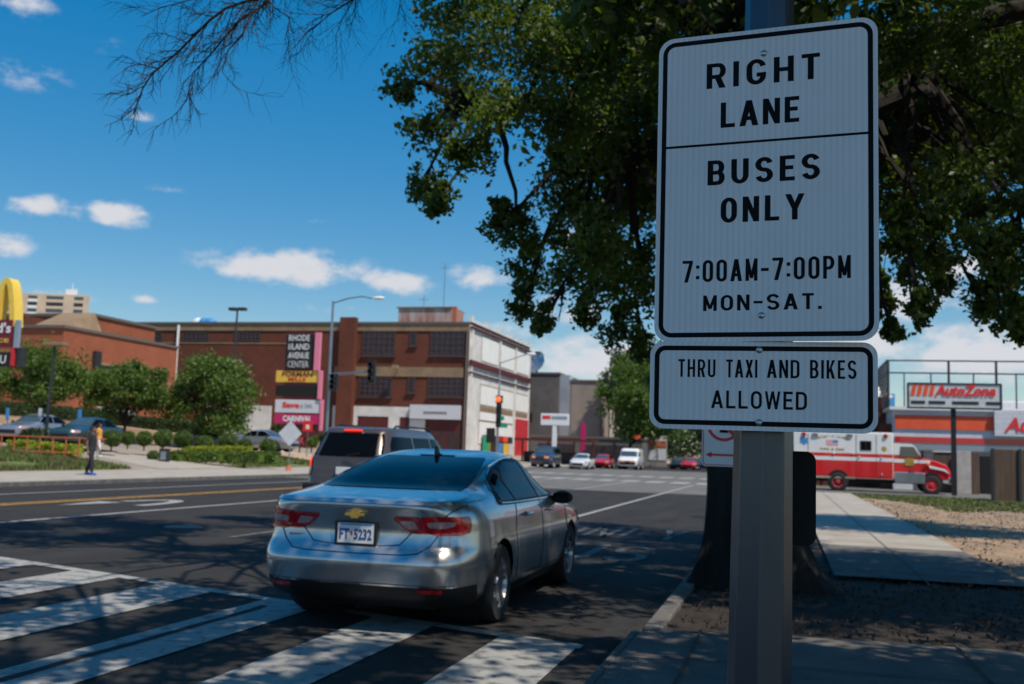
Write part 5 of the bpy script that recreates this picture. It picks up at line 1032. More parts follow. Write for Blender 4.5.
def wheelset(e, x, y, r_, wd, sg, rimm='alloy', spokes=5, hi=True):
    wh = D.objects.new('wheel', None); col.objects.link(wh); wh.parent = e; wh.location = (sg*x, y, r_)
    n = 32 if hi else 14; t_ = MB(); t_.lathe([(r_*.66, 0), (r_*.70, .004), (r_*.93, .006), (r_*.985, -.02), (r_, -.05), (r_, -wd+.05), (r_*.98, -wd+.02), (r_*.9, -wd), (r_*.66, -wd)], (0, 0, 0), (sg, 0, 0), n); t_.build('tyre', M['rubber'], wh, smooth=True)
    rm = MB(); rm.lathe([(r_*.66, .002), (r_*.63, .0), (r_*.60, -.03), (r_*.56, -.12)], (0, 0, 0), (sg, 0, 0), n); rm.lathe([(0, -.015), (r_*.13, -.015), (r_*.16, -.03)], (0, 0, 0), (sg, 0, 0), 12)
    for k_ in range(spokes):
        a = 2*math.pi*k_/spokes+.3
        for da in ((-.13, .13) if hi else (0,)):
            c0 = np.array([0, math.cos(a+da*.6), math.sin(a+da*.6)]); c1 = np.array([0, math.cos(a+da*1.3), math.sin(a+da*1.3)]); tw_ = np.array([0, -math.sin(a), math.cos(a)])
            for s0, s1, x0, x1, ww in ((.08, .62, -.028, -.012, .05 if hi else .1),):
                A_ = c0*r_*s0+np.array([sg*x0, 0, 0]); B_ = c1*r_*s1+np.array([sg*x1, 0, 0]); vs = [A_-tw_*ww*r_, A_+tw_*ww*r_, B_+tw_*ww*r_*1.15, B_-tw_*ww*r_*1.15]; vs += [v-np.array([sg*.03, 0, 0]) for v in vs]
                rm.add(vs, [(0, 1, 2, 3), (4, 7, 6, 5), (0, 4, 5, 1), (1, 5, 6, 2), (2, 6, 7, 3), (3, 7, 4, 0)])
    rm.build('rim', M[rimm], wh, smooth=False)
    MB().lathe([(0, -.125), (r_*.6, -.125)], (0, 0, 0), (sg, 0, 0), n).build('brake_disc', M['darkmetal'], wh)
    return wh
def shell(e, B, L, whl, r_, paint, hi=True):
    nz_ = 64 if hi else 22; ns = 120 if hi else 44; nr = 16 if hi else 6; z0, z1 = B.T[0, 0], B.T[-1, 0]; Ra = r_*1.13
    qs = list(np.linspace(0, 1, nr, endpoint=False))+list(np.linspace(1, 3, ns, endpoint=False))+list(np.linspace(3, 4, nr+1)); zs = list(np.linspace(z0, z1-.06, nz_))+list(z1-.06+.06*np.sin(np.linspace(.15, 1, 7)*math.pi/2))
    V = []; keep = []
    mb = MB()
    for sg in (1, -1):
        P = np.array([[B.pt(q_, z_, sg) for q_ in qs] for z_ in zs]); st = (z1-z0)/nz_; mask_ = np.zeros(P.shape[:2], bool)
        for yw in whl:
            for i in range(P.shape[0]):
                for j_ in range(P.shape[1]):
                    p = P[i, j_]
                    if abs(p[0]) < .45 or not (1 <= qs[j_] <= 3): continue
                    dy, dz = p[1]-yw, p[2]-r_; d_ = math.hypot(dy, dz)
                    if d_ < Ra-.035*(1 if hi else 2.4): mask_[i, j_] = True
                    elif d_ < Ra+.035*(1 if hi else 1.2):
                        y_, z_ = yw+dy/d_*Ra, max(r_+dz/d_*Ra, z0); P[i, j_] = B.side(y_, z_, sg)
        o = len(mb.v); nq = P.shape[1]; mb.v += [tuple(v) for v in P.reshape(-1, 3)]
        for i in range(P.shape[0]-1):
            for j_ in range(nq-1):
                if mask_[i, j_] or mask_[i+1, j_] or mask_[i, j_+1] or mask_[i+1, j_+1]: continue
                f = (o+i*nq+j_, o+i*nq+j_+1, o+(i+1)*nq+j_+1, o+(i+1)*nq+j_); mb.f.append(f if sg == 1 else f[::-1]); mb.m.append(0)
        top = [o+(P.shape[0]-1)*nq+j_ for j_ in range(nq)]
        if sg == 1: top1 = top
        else: mb.f.append(tuple(top1+top[::-1])); mb.m.append(0)
    bd = mb.build('body', M[paint], e, smooth=True, weld=True)
    yr, yf, w_, n = B.par(z0+.05); mb = MB(); mb.box((-w_*.62, yr+.25, z0-.03), (w_*.62, yf-.25, z0+.15)); 
    for yw in whl:
        for sg in (1, -1): mb.lathe([(Ra*1.0, -.02), (Ra*1.0, -.34), (0, -.34)], (sg*(w_-.02), yw, r_), (sg, 0, 0), 28)
    mb.box((-w_*.93, whl[0]+Ra, z0-.02), (w_*.93, whl[1]-Ra, z0+.1)); 
    yc0, yc1 = yr+.12, whl[0]-Ra
    mb.build('underbody', M['blackmat'], e); return bd
def g2(mb, G): mb.grid(G); return mb
# ---------------- silver sedan in the foreground
sed = empty('silver_sedan', (-3.22, 7.42, 0), 'silver four-door sedan seen from behind, stopped in the bus lane at the crosswalk', 'car')
Ts = [(.19, .34, 4.70, .80), (.30, .10, 4.84, .885), (.44, .03, 4.90, .915), (.56, .0, 4.92, .925), (.64, .035, 4.92, .928), (.70, .085, 4.88, .925), (.80, .10, 4.74, .915), (.88, .08, 4.45, .905), (.95, .055, 4.05, .885), (1.0, .04, 3.78, .862), (1.035, .055, 3.62, .842), (1.06, .20, 3.52, .825), (1.09, .46, 3.42, .805), (1.13, .76, 3.33, .775), (1.2, 1.02, 3.18, .735), (1.3, 1.42, 2.98, .675), (1.37, 1.78, 2.80, .62), (1.41, 2.02, 2.66, .57), (1.44, 2.25, 2.50, .48), (1.46, 2.36, 2.40, .30)]
Bs = Body(Ts, 7.0, 4.6); sed.scale = (1, 1, .977)
shell(sed, Bs, 4.92, (1.07, 3.90), .335, 'silver')
def part(name, rows, m, off, mode='q', sg=1, parent=sed, nu=10, B=Bs, sub_=3): return MB().grid(B.patch(rows, off, nu, sg, mode, sub_)).build(name, M[m], parent, smooth=True)
# rear screen
rs = [(1.115, -.62, .62), (1.16, -.63, .63), (1.24, -.595, .595), (1.32, -.55, .55), (1.385, -.49, .49)]
part('rear_window', rs, 'glass', .006, 'r'); part('windscreen', [(1.03, -.70, .70), (1.15, -.64, .64), (1.3, -.56, .56), (1.39, -.48, .48)], 'glass', .006, 'f')
MB().box((-.17, 0, 0), (.17, .03, .02)).build('high_brake_lamp', M['blackmat'], sed).location = (0, 1.93, 1.385)
for sg in (1, -1):
    part('window_surround', [(1.005, 1.12, 3.62), (1.03, 1.08, 3.55), (1.12, 1.12, 3.32), (1.2, 1.25, 3.13), (1.30, 1.60, 2.92), (1.36, 1.92, 2.74), (1.385, 2.10, 2.6)], 'black', .004, 's', sg, nu=26)
    w0 = part('window', [(1.02, 1.66, 2.50), (1.12, 1.62, 2.49), (1.2, 1.60, 2.48), (1.3, 1.74, 2.46), (1.35, 1.95, 2.44)], 'glass', .009, 's', sg, nu=8); part('window', [(1.02, 2.57, 3.50), (1.12, 2.56, 3.27), (1.22, 2.54, 3.05), (1.3, 2.53, 2.88), (1.35, 2.52, 2.74)], 'glass', .009, 's', sg, nu=8)
    part('window', [(1.02, 1.18, 1.60), (1.12, 1.20, 1.56), (1.2, 1.34, 1.54), (1.25, 1.50, 1.56)], 'glass', .009, 's', sg, nu=5)
    mb = MB(); P = [Bs.side(y, z_, sg, .013) for y, z_ in [(3.60, 1.0), (3.2, 1.0), (2.6, .998), (2.0, .998), (1.5, 1.0), (1.15, 1.006), (1.10, 1.03), (1.15, 1.13), (1.30, 1.225), (1.62, 1.318), (1.95, 1.375), (2.2, 1.398), (2.45, 1.398), (2.75, 1.37), (2.95, 1.30), (3.2, 1.19), (3.45, 1.07)]]; mb.tube(P, .009, 6); mb.build('chrome_trim', M['chrome'], sed, smooth=True)
    # shut lines
    for path in ([(2.53, .34), (2.53, .6), (2.52, .99)], [(1.62, .99), (1.52, .86), (1.50, .72), (1.56, .56), (1.62, .34)], [(3.62, .34), (3.66, .6), (3.64, .80), (3.62, .96)], [(1.62, .335), (2.5, .33), (3.62, .335)]):
        mb = MB(); pth = []
        for (ya, za), (yb, zb) in zip(path[:-1], path[1:]): pth += [Bs.side(ya+(yb-ya)*t_, za+(zb-za)*t_, sg, .0008) for t_ in np.linspace(0, 1, 6)]
        mb.tube(pth, .0042, 4); mb.build('shut_line', M['blackmat'], sed)
    for y in (1.78, 2.78):
        mb = MB(); P = [Bs.side(y+dy, .885, sg, o_) for dy, o_ in ((0, .002), (.02, .035), (.09, .042), (.17, .038), (.2, .004))]; mb.tube(P, [.012, .015, .015, .015, .012], 8); mb.build('door_handle', M['silver'], sed, smooth=True)
        MB().ball(Bs.side(y+.09, .885, sg, -.0)+[0, 0, -.015], .045, 8, (.12, 1.3, .8)).build('handle_recess', M['blackmat'], sed)
    # mirror
    mi = D.objects.new('wing_mirror', None); col.objects.link(mi); mi.parent = sed; mi.location = (sg*.83, 3.22, .955)
    MB().ball((sg*.13, 0, .035), .115, 14, (1, .62, .62)).build('mirror_housing', M['black'], mi, smooth=True); MB().box((min(sg*.05, sg*.22), -.078, -.01), (max(sg*.05, sg*.22), -.070, .08)).build('mirror_glass', M['glass'], mi); MB().tube([(-sg*.03, .0, -.02), (sg*.08, 0, .0)], .025, 8).build('mirror_arm', M['black'], mi)
    # tail lamps: outer on the quarter, inner on the lid
    tl = part('tail_lamp', [(.782, .70, .93), (.80, .625, 1.02), (.86, .60, 1.055), (.905, .585, 1.07), (.925, .60, 1.07), (.932, .72, 1.05)], 'redlamp', .012, 'q', sg, nu=14)
    rows = [(.795, .52, .618), (.82, .45, .604), (.87, .385, .592), (.905, .345, .58), (.92, .36, .575)]
    il = part('lid_lamp', rows, 'redlamp', .013, 'q', sg, nu=8)
    part('reversing_lens', [(.835, .475, .56), (.85, .435, .548), (.885, .40, .53), (.895, .43, .52)], 'clearlamp', .017, 'q', sg, il, nu=5); part('turn_lens', [(.845, .66, .80), (.86, .645, .87), (.885, .645, .90), (.893, .70, .86)], 'clearlamp', .017, 'q', sg, tl, nu=6)
    part('bumper_reflector', [(.345, .60, .80), (.375, .58, .80)], 'redlamp', .016, 'q', sg, nu=5)
    part('headlamp', [(.66, 2.86, 3.3), (.72, 2.84, 3.35), (.78, 2.86, 3.3)], 'clearlamp', .01, 'q', sg, nu=8)
    for yw in (1.07, 3.90):
        wheelset(sed, .905, yw, .335, .225, sg, 'alloy')
    # sill strip and wheel-arch lip
    part('sill_trim', [(.20, 1.50, 3.48), (.27, 1.50, 3.48)], 'black', .006, 's', sg, nu=10)
# lower dark valance with chrome line
for sg in (1, -1):
    part('valance', [(.20, 0, 1.12), (.30, 0, 1.16), (.385, 0, 1.14)], 'black', .007, 'q', sg, nu=18)
    part('chrome_lower_line', [(.385, 0, .93), (.398, 0, .93)], 'chrome', .009, 'q', sg, nu=18)
# boot lid shut line, plate recess, plate, badge
def rearline(name, pts_, r_=.004, m_='blackmat', off=.001):
    P = []
    for (xa, za), (xb, zb) in zip(pts_[:-1], pts_[1:]): P += [Bs.rear(xa+(xb-xa)*t_, za+(zb-za)*t_, off) for t_ in np.linspace(0, 1, 7)]
    MB().tube(P, r_, 4).build(name, M[m_], sed)
rearline('boot_shut_line', [(-.80, 1.02), (-.70, .93), (-.665, .80), (-.60, .70), (-.52, .645), (-.40, .63), (0, .625), (.40, .63), (.52, .645), (.60, .70), (.665, .80), (.70, .93), (.80, 1.02)], .0045)
rearline('recess_edge', [(-.40, .885), (-.45, .80), (-.36, .70), (-.2, .685), (.2, .685), (.36, .70), (.45, .80), (.40, .885)], .006, 'darkmetal', -.001)
part('boot_lip', [(1.012, -.76, .76), (1.026, -.765, .765), (1.036, -.76, .76)], 'silver', .012, 'r', nu=24)
yb = Bs.rear(0, .775)[1]
pl_ = MB().box((-.155, yb-.030, .695), (.155, yb-.018, .855)).build('number_plate', M['white'], sed, bevel=.004)
mb = MB()
for a_, b_ in (((-.175, -.034, .68), (.175, -.03, .695)), ((-.175, -.034, .855), (.175, -.03, .87)), ((-.175, -.034, .695), (-.155, -.03, .855)), ((.155, -.034, .695), (.175, -.03, .855))): mb.box((a_[0], yb+a_[1], a_[2]), (b_[0], yb-.012, b_[2]))
mb.build('plate_frame', M['black'], pl_)
M['plateblue'] = mat('plate_blue', (.03, .08, .25), .5)
for s, x0, x1 in (('FT', -.135, -.055), ('5232', -.015, .135)): text('plate_lettering', s, 1, (x0, yb-.032, .725), (1, 0, 0), (0, 0, 1), M['plateblue'], pl_, width=x1-x0, height=.085, bold=.03, depth=.001)
MB().box((-.045, yb-.032, .76), (-.025, yb-.0305, .79)).build('plate_stars', M['letterred'], pl_)
MB().box((-.13, yb-.032, .838), (.13, yb-.0305, .848)).build('plate_top_band', M['blue'], pl_)
yb2 = Bs.rear(0, .95)[1]
mb = MB(); mb.prism([(-.085, -.014), (-.035, -.014), (-.035, -.032), (.030, -.032), (.035, -.014), (.080, -.014), (.085, .014), (.035, .014), (.035, .032), (-.030, .032), (-.035, .014), (-.080, .014)], (0, yb2-.004, .925), (1, 0, 0), (0, 0, 1), (0, -.02, 0)); mb.build('gold_emblem', M['gold'], sed, bevel=.003)
mb = MB(); mb.box((-.58, Bs.rear(-.52, .745)[1]-.004, .735), (-.44, Bs.rear(-.52, .745)[1]-.001, .75)); mb.build('model_badge', M['chrome'], sed)
# shark-fin aerial
mb = MB(); mb.prism([(-.11, 0), (.09, 0), (.02, .03), (-.07, .105), (-.095, .105)], (-.012, 1.98, 1.385), (0, 1, 0), (0, 0, 1), (.024, 0, 0)); fin = mb.build('fin_aerial', M['black'], sed, bevel=.008)
MB().ball((0, 1.98, 1.395), .09, 10, (.45, 1.2, .25)).build('fin_base', M['black'], sed, smooth=True)
MB().box((-.6, .55, .22), (-.5, .9, .28)).build('exhaust', M['darkmetal'], sed)
# ---------------- generic cars
def gcar(name, loc, hd, label, paint, T, whl, r_, n_lo, n_hi, zb, wins, rearwin, wind, extra=None, group=None, hi=False, lamp=True, lit=False):
    e = empty(name, loc, label, 'car' if 'van' not in name else 'van', group, hd); B = Body(T, n_lo, n_hi, zb); T = B.T; L = T[:, 2].max(); shell(e, B, L, whl, r_, paint, hi)
    hw = T[:, 3].max()
    if rearwin: part('rear_window', rearwin, 'glass', .012, 'r', parent=e, B=B, nu=8)
    if wind: part('windscreen', wind, 'seeglass' if not hi else 'glass', .012, 'f', parent=e, B=B, nu=8)
    for sg in (1, -1):
        for w_ in wins: part('window', w_, 'glass', .012, 's', sg, parent=e, B=B, nu=8)
        for yw in whl: wheelset(e, hw-.02, yw, r_, .24, sg, 'alloy', 5, hi)
        if extra: extra(e, B, sg)
    return e, B
TSUV = [(.28, .20, 5.0, .90), (.40, .05, 5.1, .97), (.55, .0, 5.15, 1.0), (.72, .02, 5.15, 1.005), (.9, .07, 5.1, 1.0), (1.02, .08, 4.95, .99), (1.12, .09, 4.3, .975), (1.18, .10, 3.95, .96), (1.3, .15, 3.75, .93), (1.5, .25, 3.5, .88), (1.7, .36, 3.22, .83), (1.80, .42, 3.05, .80), (1.86, .50, 2.9, .76), (1.89, .8, 2.6, .6)]
def suvx(e, B, sg):
    part('tail_lamp', [(.78, .84, 1.10), (.9, .82, 1.12), (1.1, .86, 1.10), (1.22, .90, 1.04)], 'redlamp', .02, 'q', sg, parent=e, B=B, nu=6); part('brake_light', [(.98, .88, 1.06), (1.16, .88, 1.06)], 'brakeon', .03, 'q', sg, parent=e, B=B, nu=4)
    part('valance', [(.30, 0, 1.2), (.52, 0, 1.2)], 'black', .012, 'q', sg, parent=e, B=B, nu=12)
    MB().tube([(sg*.70, .9, 1.86), (sg*.70, 1.0, 1.93), (sg*.70, 2.7, 1.93), (sg*.70, 2.9, 1.86)], .025, 6).build('roof_rail', M['black'], e)
    mi = MB().ball((sg*1.08, 3.45, 1.22), .15, 8, (.8, .5, 1)).build('wing_mirror', M['black'], e, smooth=True)
    part('headlamp', [(.85, 2.86, 3.3), (1.0, 2.86, 3.3)], 'clearlamp', .02, 'q', sg, parent=e, B=B, nu=5)
    mb = MB(); 
    for y in (.98, 1.9, 2.85): mb.tube([B.side(y, z_, sg, .001) for z_ in np.linspace(.45, 1.2, 8)], .006, 4)
    mb.build('shut_line', M['blackmat'], e)
su, BSU = gcar('brown_suv', (-9.22, 20.6, 0), 0, 'taupe brown SUV with tinted windows and glowing brake lights ahead of the sedan', 'suvpaint', TSUV, (1.05, 3.95), .39, 8.5, 7.0, 1.2,
    [[(1.26, .42, 1.55), (1.5, .48, 1.52), (1.68, .60, 1.5)], [(1.26, 1.66, 2.55), (1.5, 1.64, 2.53), (1.68, 1.62, 2.5)], [(1.26, 2.66, 3.55), (1.5, 2.64, 3.3), (1.68, 2.62, 3.05)]],
    [(1.22, -.80, .80), (1.5, -.76, .76), (1.74, -.70, .70)], [(1.25, -.78, .78), (1.7, -.68, .68)], suvx, hi=True)
su.scale = (1, 1.2, .985)
MB().box((-.2, .33, 1.79), (.2, .40, 1.82)).build('high_brake_light', M['brakeon'], su); MB().box((-.16, -.03, .82), (.16, .02, .98)).build('number_plate', M['white'], su, bevel=.005); MB().box((-.9, -.1, .48), (.9, .05, .62)).build('rear_step', M['black'], su, bevel=.03)
MB().tube([(0, .05, 1.22), (.35, -.0, 1.3)], .015, 5).build('rear_wiper', M['black'], su)
TSED = [(.2, .3, 4.45, .78), (.35, .05, 4.62, .86), (.55, .0, 4.65, .9), (.7, .06, 4.6, .9), (.82, .08, 4.2, .88), (.92, .1, 3.5, .86), (.98, .35, 3.35, .83), (1.05, .75, 3.2, .79), (1.2, 1.1, 2.95, .72), (1.35, 1.6, 2.6, .62), (1.41, 1.9, 2.4, .5), (1.43, 2.05, 2.3, .35)]
WSED = [[(.96, 1.1, 2.1), (1.15, 1.3, 2.08), (1.3, 1.65, 2.05)], [(.96, 2.18, 3.15), (1.15, 2.16, 2.85), (1.3, 2.14, 2.6)]]
def sedx(e, B, sg):
    part('headlamp', [(.6, 2.84, 3.35), (.72, 2.86, 3.3)], 'clearlamp', .02, 'q', sg, parent=e, B=B, nu=5); part('tail_lamp', [(.68, .7, 1.15), (.82, .7, 1.1)], 'redlamp', .02, 'q', sg, parent=e, B=B, nu=5)
    MB().ball((sg*.95, 3.0, .98), .11, 8, (1, .6, .7)).build('wing_mirror', M['black'], e, smooth=True); part('grille', [(.36, 3.45, 4), (.56, 3.45, 4)], 'black', .015, 'q', sg, parent=e, B=B, nu=5)
def sedan(loc, hd, label, paint, name='parked_car', group=None): return gcar(name, loc, hd, label, paint, TSED, (.95, 3.65), .32, 5, 4.2, .95, WSED, [(1.04, -.62, .62), (1.2, -.58, .58), (1.33, -.5, .5)], [(.98, -.68, .68), (1.2, -.6, .6), (1.34, -.5, .5)], sedx, group)[0]
TVAN = [(.35, .1, 4.9, .9), (.5, .0, 5.05, .97), (.9, .0, 5.1, 1.0), (1.05, .0, 4.9, 1.0), (1.2, .0, 4.35, .98), (1.35, .02, 4.1, .96), (1.8, .05, 3.65, .92), (2.0, .1, 3.4, .88), (2.08, .3, 3.2, .75)]
v_ = gcar('white_van', (-14.8, 104.5, 0), math.pi, 'white cargo van facing the viewer across the intersection', 'carwhite', TVAN, (1.1, 4.1), .36, 9, 8, 1.2, [[(1.3, 3.0, 3.85), (1.7, 3.0, 3.6)]], [(1.3, -.7, .7), (1.8, -.7, .7)], [(1.28, -.85, .85), (1.8, -.78, .78)], lambda e, B, sg: (part('headlamp', [(.72, 3.3, 3.75), (.86, 3.3, 3.75)], 'amber', .02, 'q', sg, parent=e, B=B, nu=5), part('grille', [(.5, 3.25, 4), (.7, 3.2, 4), (.85, 3.45, 4)], 'black', .015, 'q', sg, parent=e, B=B, nu=5)))
v_[0]['category'] = 'van'
sedan((-18.0, 95.5, 0), math.pi, 'white sedan facing the viewer between the dark SUV and the red car', 'carwhite', 'waiting_car', 'cars waiting across the intersection')
sedan((-18.2, 108, 0), math.pi, 'red car between the white sedan and the white van', 'carred', 'waiting_car', 'cars waiting across the intersection')
gcar('waiting_car', (-20.9, 93.5, .1), math.pi, 'dark SUV facing the viewer, leftmost of the waiting cars', 'carblue', TSUV, (1.05, 3.95), .39, 8, 7, 1.2, [[(1.26, .42, 1.55), (1.68, .60, 1.5)], [(1.26, 1.66, 3.5), (1.68, 1.62, 3.05)]], None, [(1.25, -.78, .78), (1.7, -.68, .68)], lambda e, B, sg: (part('headlamp', [(.8, 3.25, 3.6), (.95, 3.25, 3.6)], 'amber', .02, 'q', sg, parent=e, B=B, nu=4), part('grille', [(.6, 3.5, 4), (.95, 3.5, 4)], 'black', .015, 'q', sg, parent=e, B=B, nu=4)), 'cars waiting across the intersection')
for px, Y, lb, pt_ in ((669, 118, 'dark car just left of the distant red car', 'carblue'), (679.5, 115, 'distant red car facing the viewer, right of the white van', 'carred'), (694, 122, 'dark teal car beside the trunk edge, right of the distant red car', 'carteal')):
    p = at(px, 460, Y); sedan((p[0]+.9, Y+4.6, 0), math.pi, lb, pt_, 'oncoming_car', 'oncoming cars far down the road')
# forecourt cars
p = at(212, 452, 60); sedan((p[0]+.2, 62.8, hl(-36)+.05), -math.pi/2-.12, 'silver sedan seen from its right side, parked behind the round shrubs', 'carltgrey')
p = at(20, 445, 43.5); sedan((p[0]-1.0, 48.0, hl(-39)+.05), math.pi+.05, 'pale grey-blue car behind the pipe rail at the far left', 'carltgrey')
p = at(48, 445, 42.5); sedan((p[0]+.1, 47.4, hl(-37.5)+.05), math.pi+.05, 'dark teal car behind the end of the pipe rail', 'carteal')
# ---------------- ambulance
am = empty('ambulance', (.35, 54, .02), 'red and white fire department ambulance parked across the end of the pavement', 'ambulance'); W_ = 2.35
XB = at(893.5, 450, 54)[0]-.35; XN = at(951, 475, 54)[0]-.35
def abox(name, x0, x1, z0, z1, m_, y0=0, y1=W_, parent=am, bv=.04): return MB().box((x0, y0, z0), (x1, y1, z1)).build(name, M[m_], parent, bevel=bv)
bx = abox('box_body', 0, XB, .62, 2.93, 'carwhite', bv=.07)
def strip(name, x0, x1, z0, z1, m_, pr=.004, parent=bx): return MB().box((x0, -pr, z0), (x1, -.0008, z1)).build(name, M[m_], parent)
strip('red_lower_side', .03, XB-.03, .66, 1.86, 'amred', .006); strip('white_band', .03, XB-.03, 1.50, 1.68, 'white', .010); strip('bottom_rail', .9, 3.0, .60, .70, 'chrome', .03)
mb = MB()
for x in (.75, 3.05, 4.0): mb.box((x, -.012, .72), (x+.018, -.0075, 2.8))
mb.box((.75, -.0118, .72), (XB-.1, -.0075, .735)); mb.build('door_seam', M['darkmetal'], bx)
for x, z_ in ((2.0, 1.82), (3.2, 1.70), (4.25, 1.68), (4.25, .86), (2.9, 1.85)): MB().ball((x, -.03, z_), .05, 8).build('door_handle', M['chrome'], bx)
f_ = strip('side_window', 3.25, 3.78, 2.02, 2.5, 'darkmetal', .02); strip('glass', 3.30, 3.50, 2.06, 2.46, 'glass', .025, f_); strip('glass', 3.53, 3.73, 2.06, 2.46, 'glass', .025, f_)
for x in (.55, 4.45): MB().lathe([(0, .07), (.10, .06), (.12, 0)], (x, -.002, 2.76), (0, -1, 0), 12).build('warning_lamp', M['redlamp'], bx)
for x in (1.1, 2.75): MB().box((x-.13, -.06, 2.66), (x+.13, -.003, 2.82)).build('scene_lamp', M['alloy'], bx)
# six-pointed blue star, gold arched lettering, small flag
mb = MB()
for a in (90, 30, 150): d = np.array([math.cos(R(a)), math.sin(R(a))]); n_ = np.array([-d[1], d[0]]); mb.prism([tuple(np.array([.55, 2.43])+d*s*.22+n_*t_*.065) for s, t_ in ((-1, -1), (1, -1), (1, 1), (-1, 1))], (0, -.004-.0006*(a/30), 0), (1, 0, 0), (0, 0, 1), (0, -.002, 0))
mb.build('blue_star', M['blue'], bx)
s = 'DISTRICT OF COLUMBIA'; 
for i, ch in enumerate(s):
    if ch == ' ': continue
    t_ = (i-(len(s)-1)/2)/len(s); text('gold_lettering', ch, 1, (1.93+t_*1.6-.03, -.006, 2.62-abs(t_)**2*.45), (1, 0, 0), (0, 0, 1), M['gold'], bx, width=.065, height=.11, bold=.02, depth=.001)
text('gold_lettering', 'FIRE & EMS', 1, (1.35, -.006, 1.98), (1, 0, 0), (0, 0, 1), M['gold'], bx, width=1.15, height=.12, bold=.02, depth=.001)
fl = strip('flag', 1.62, 2.2, 2.22, 2.5, 'white'); 
for i in range(4): strip('flag_stripe', 1.62, 2.2, 2.225+i*.075, 2.26+i*.075, 'letterred', .006, fl)
strip('flag_canton', 1.95, 2.2, 2.36, 2.5, 'blue', .008, fl)
MB().lathe([(0, 0), (.11, 0), (.13, .006)], (4.37, -.008, 2.12), (0, 1, 0), 12).build('gold_crest', M['gold'], bx)
# cab
def az2(x): return x
cab = MB(); prof = [(XB+.01, .62), (XN-.62, .62), (XN-.02, .72), (XN+.0, 1.1), (XN-.15, 1.42), (XN-.7, 1.62), (XN-1.28, 1.72), (XN-1.62, 2.32), (XN-1.78, 2.40), (XB+.01, 2.42)]
cab.prism(prof, (0, .12, 0), (1, 0, 0), (0, 0, 1), (0, W_-.24, 0)); cb = cab.build('cab', M['amred'], am, bevel=.07)
mb = MB(); mb.prism([(XB+.02, 1.86), (XN-1.36, 1.86), (XN-1.62, 2.33), (XN-1.78, 2.41), (XB+.02, 2.43)], (0, .10, 0), (1, 0, 0), (0, 0, 1), (0, .035, 0)); mb.build('white_cab_upper', M['carwhite'], cb)
mb = MB(); mb.prism([(XB+.28, 1.80), (XN-1.36, 1.78), (XN-1.68, 2.27), (XB+.33, 2.27)], (0, .098, 0), (1, 0, 0), (0, 0, 1), (0, -.012, 0)); mb.build('side_window', M['seeglass'], cb)
mb = MB(); mb.add([(XN-1.25, .25, 1.76), (XN-1.25, W_-.25, 1.76), (XN-1.60, W_-.3, 2.33), (XN-1.60, .3, 2.33)], [(0, 1, 2, 3)]); mb.v = [(v[0]+.03, v[1], v[2]+.02) for v in mb.v]; mb.build('windscreen', M['seeglass'], cb)
mb = MB(); mb.prism([(XB+.03, 1.48), (XN-.95, 1.48), (XN-.9, 1.62), (XB+.03, 1.66)], (0, .118, 0), (1, 0, 0), (0, 0, 1), (0, -.008, 0)); mb.build('white_band', M['white'], cb)
MB().prism([(XN-1.0, 1.40), (XN-.25, 1.22), (XN-.05, 1.0), (XN-.35, 1.15), (XN-.95, 1.25)], (0, .05, 0), (1, 0, 0), (0, 0, 1), (0, .05, 0)).build('white_wing_stripe', M['white'], cb)
MB().box((XB+.55, .085, 1.35), (XB+.95, .115, 1.7)).build('cab_crest', M['gold'], cb); MB().ball((XN-1.05, .02, 1.45), .09, 8).build('side_marker', M['amber'], cb)
MB().box((XB+.05, .02, .48), (XB+1.45, .5, 1.02)).build('step_tank', M['alloy'], am, bevel=.05)
MB().box((XN-.12, .05, .5), (XN+.12, W_-.05, .82)).build('front_bumper', M['chrome'], am, bevel=.05); MB().box((XN+.10, .2, .6), (XN+.22, 1.2, 1.02)).build('front_reflector', M['redpaint'], am)
mm = MB(); mm.tube([(XN-1.35, .1, 1.75), (XN-1.3, -.25, 1.80)], .02, 6); mm.box((XN-1.38, -.38, 1.7), (XN-1.28, -.18, 2.08)); mm.build('wing_mirror', M['black'], am)
MB().box((.1, .35, .45), (XN-.5, W_-.35, .70)).build('chassis', M['blackmat'], am)
for x in (at(838, 484, 54)[0]-.35, at(932, 487, 54)[0]-.35):
    for y, sg in ((-.05 if x < 4 else .05, -1), (W_-.0, 1)):
        wh = D.objects.new('wheel', None); col.objects.link(wh); wh.parent = am; wh.location = (x, y, .44); MB().lathe([(.26, 0), (.40, 0), (.44, -.04), (.44, -.26), (.40, -.29), (.2, -.29)], (0, 0, 0), (0, sg, 0), 24).build('tyre', M['rubber'], wh, smooth=True); MB().lathe([(0, .02), (.08, .02), (.1, -.03), (.22, -.05), (.27, .005), (.27, -.1)], (0, 0, 0), (0, sg, 0), 20).build('rim', M['redpaint'], wh, smooth=True)
    MB().lathe([(.02, .0), (.53, .0), (.53, .012), (.0, .012)], (x, -.0065 if x < 4 else .108, .50), (0, -1, 0), 28).build('wheel_arch', M['blackmat'], am)

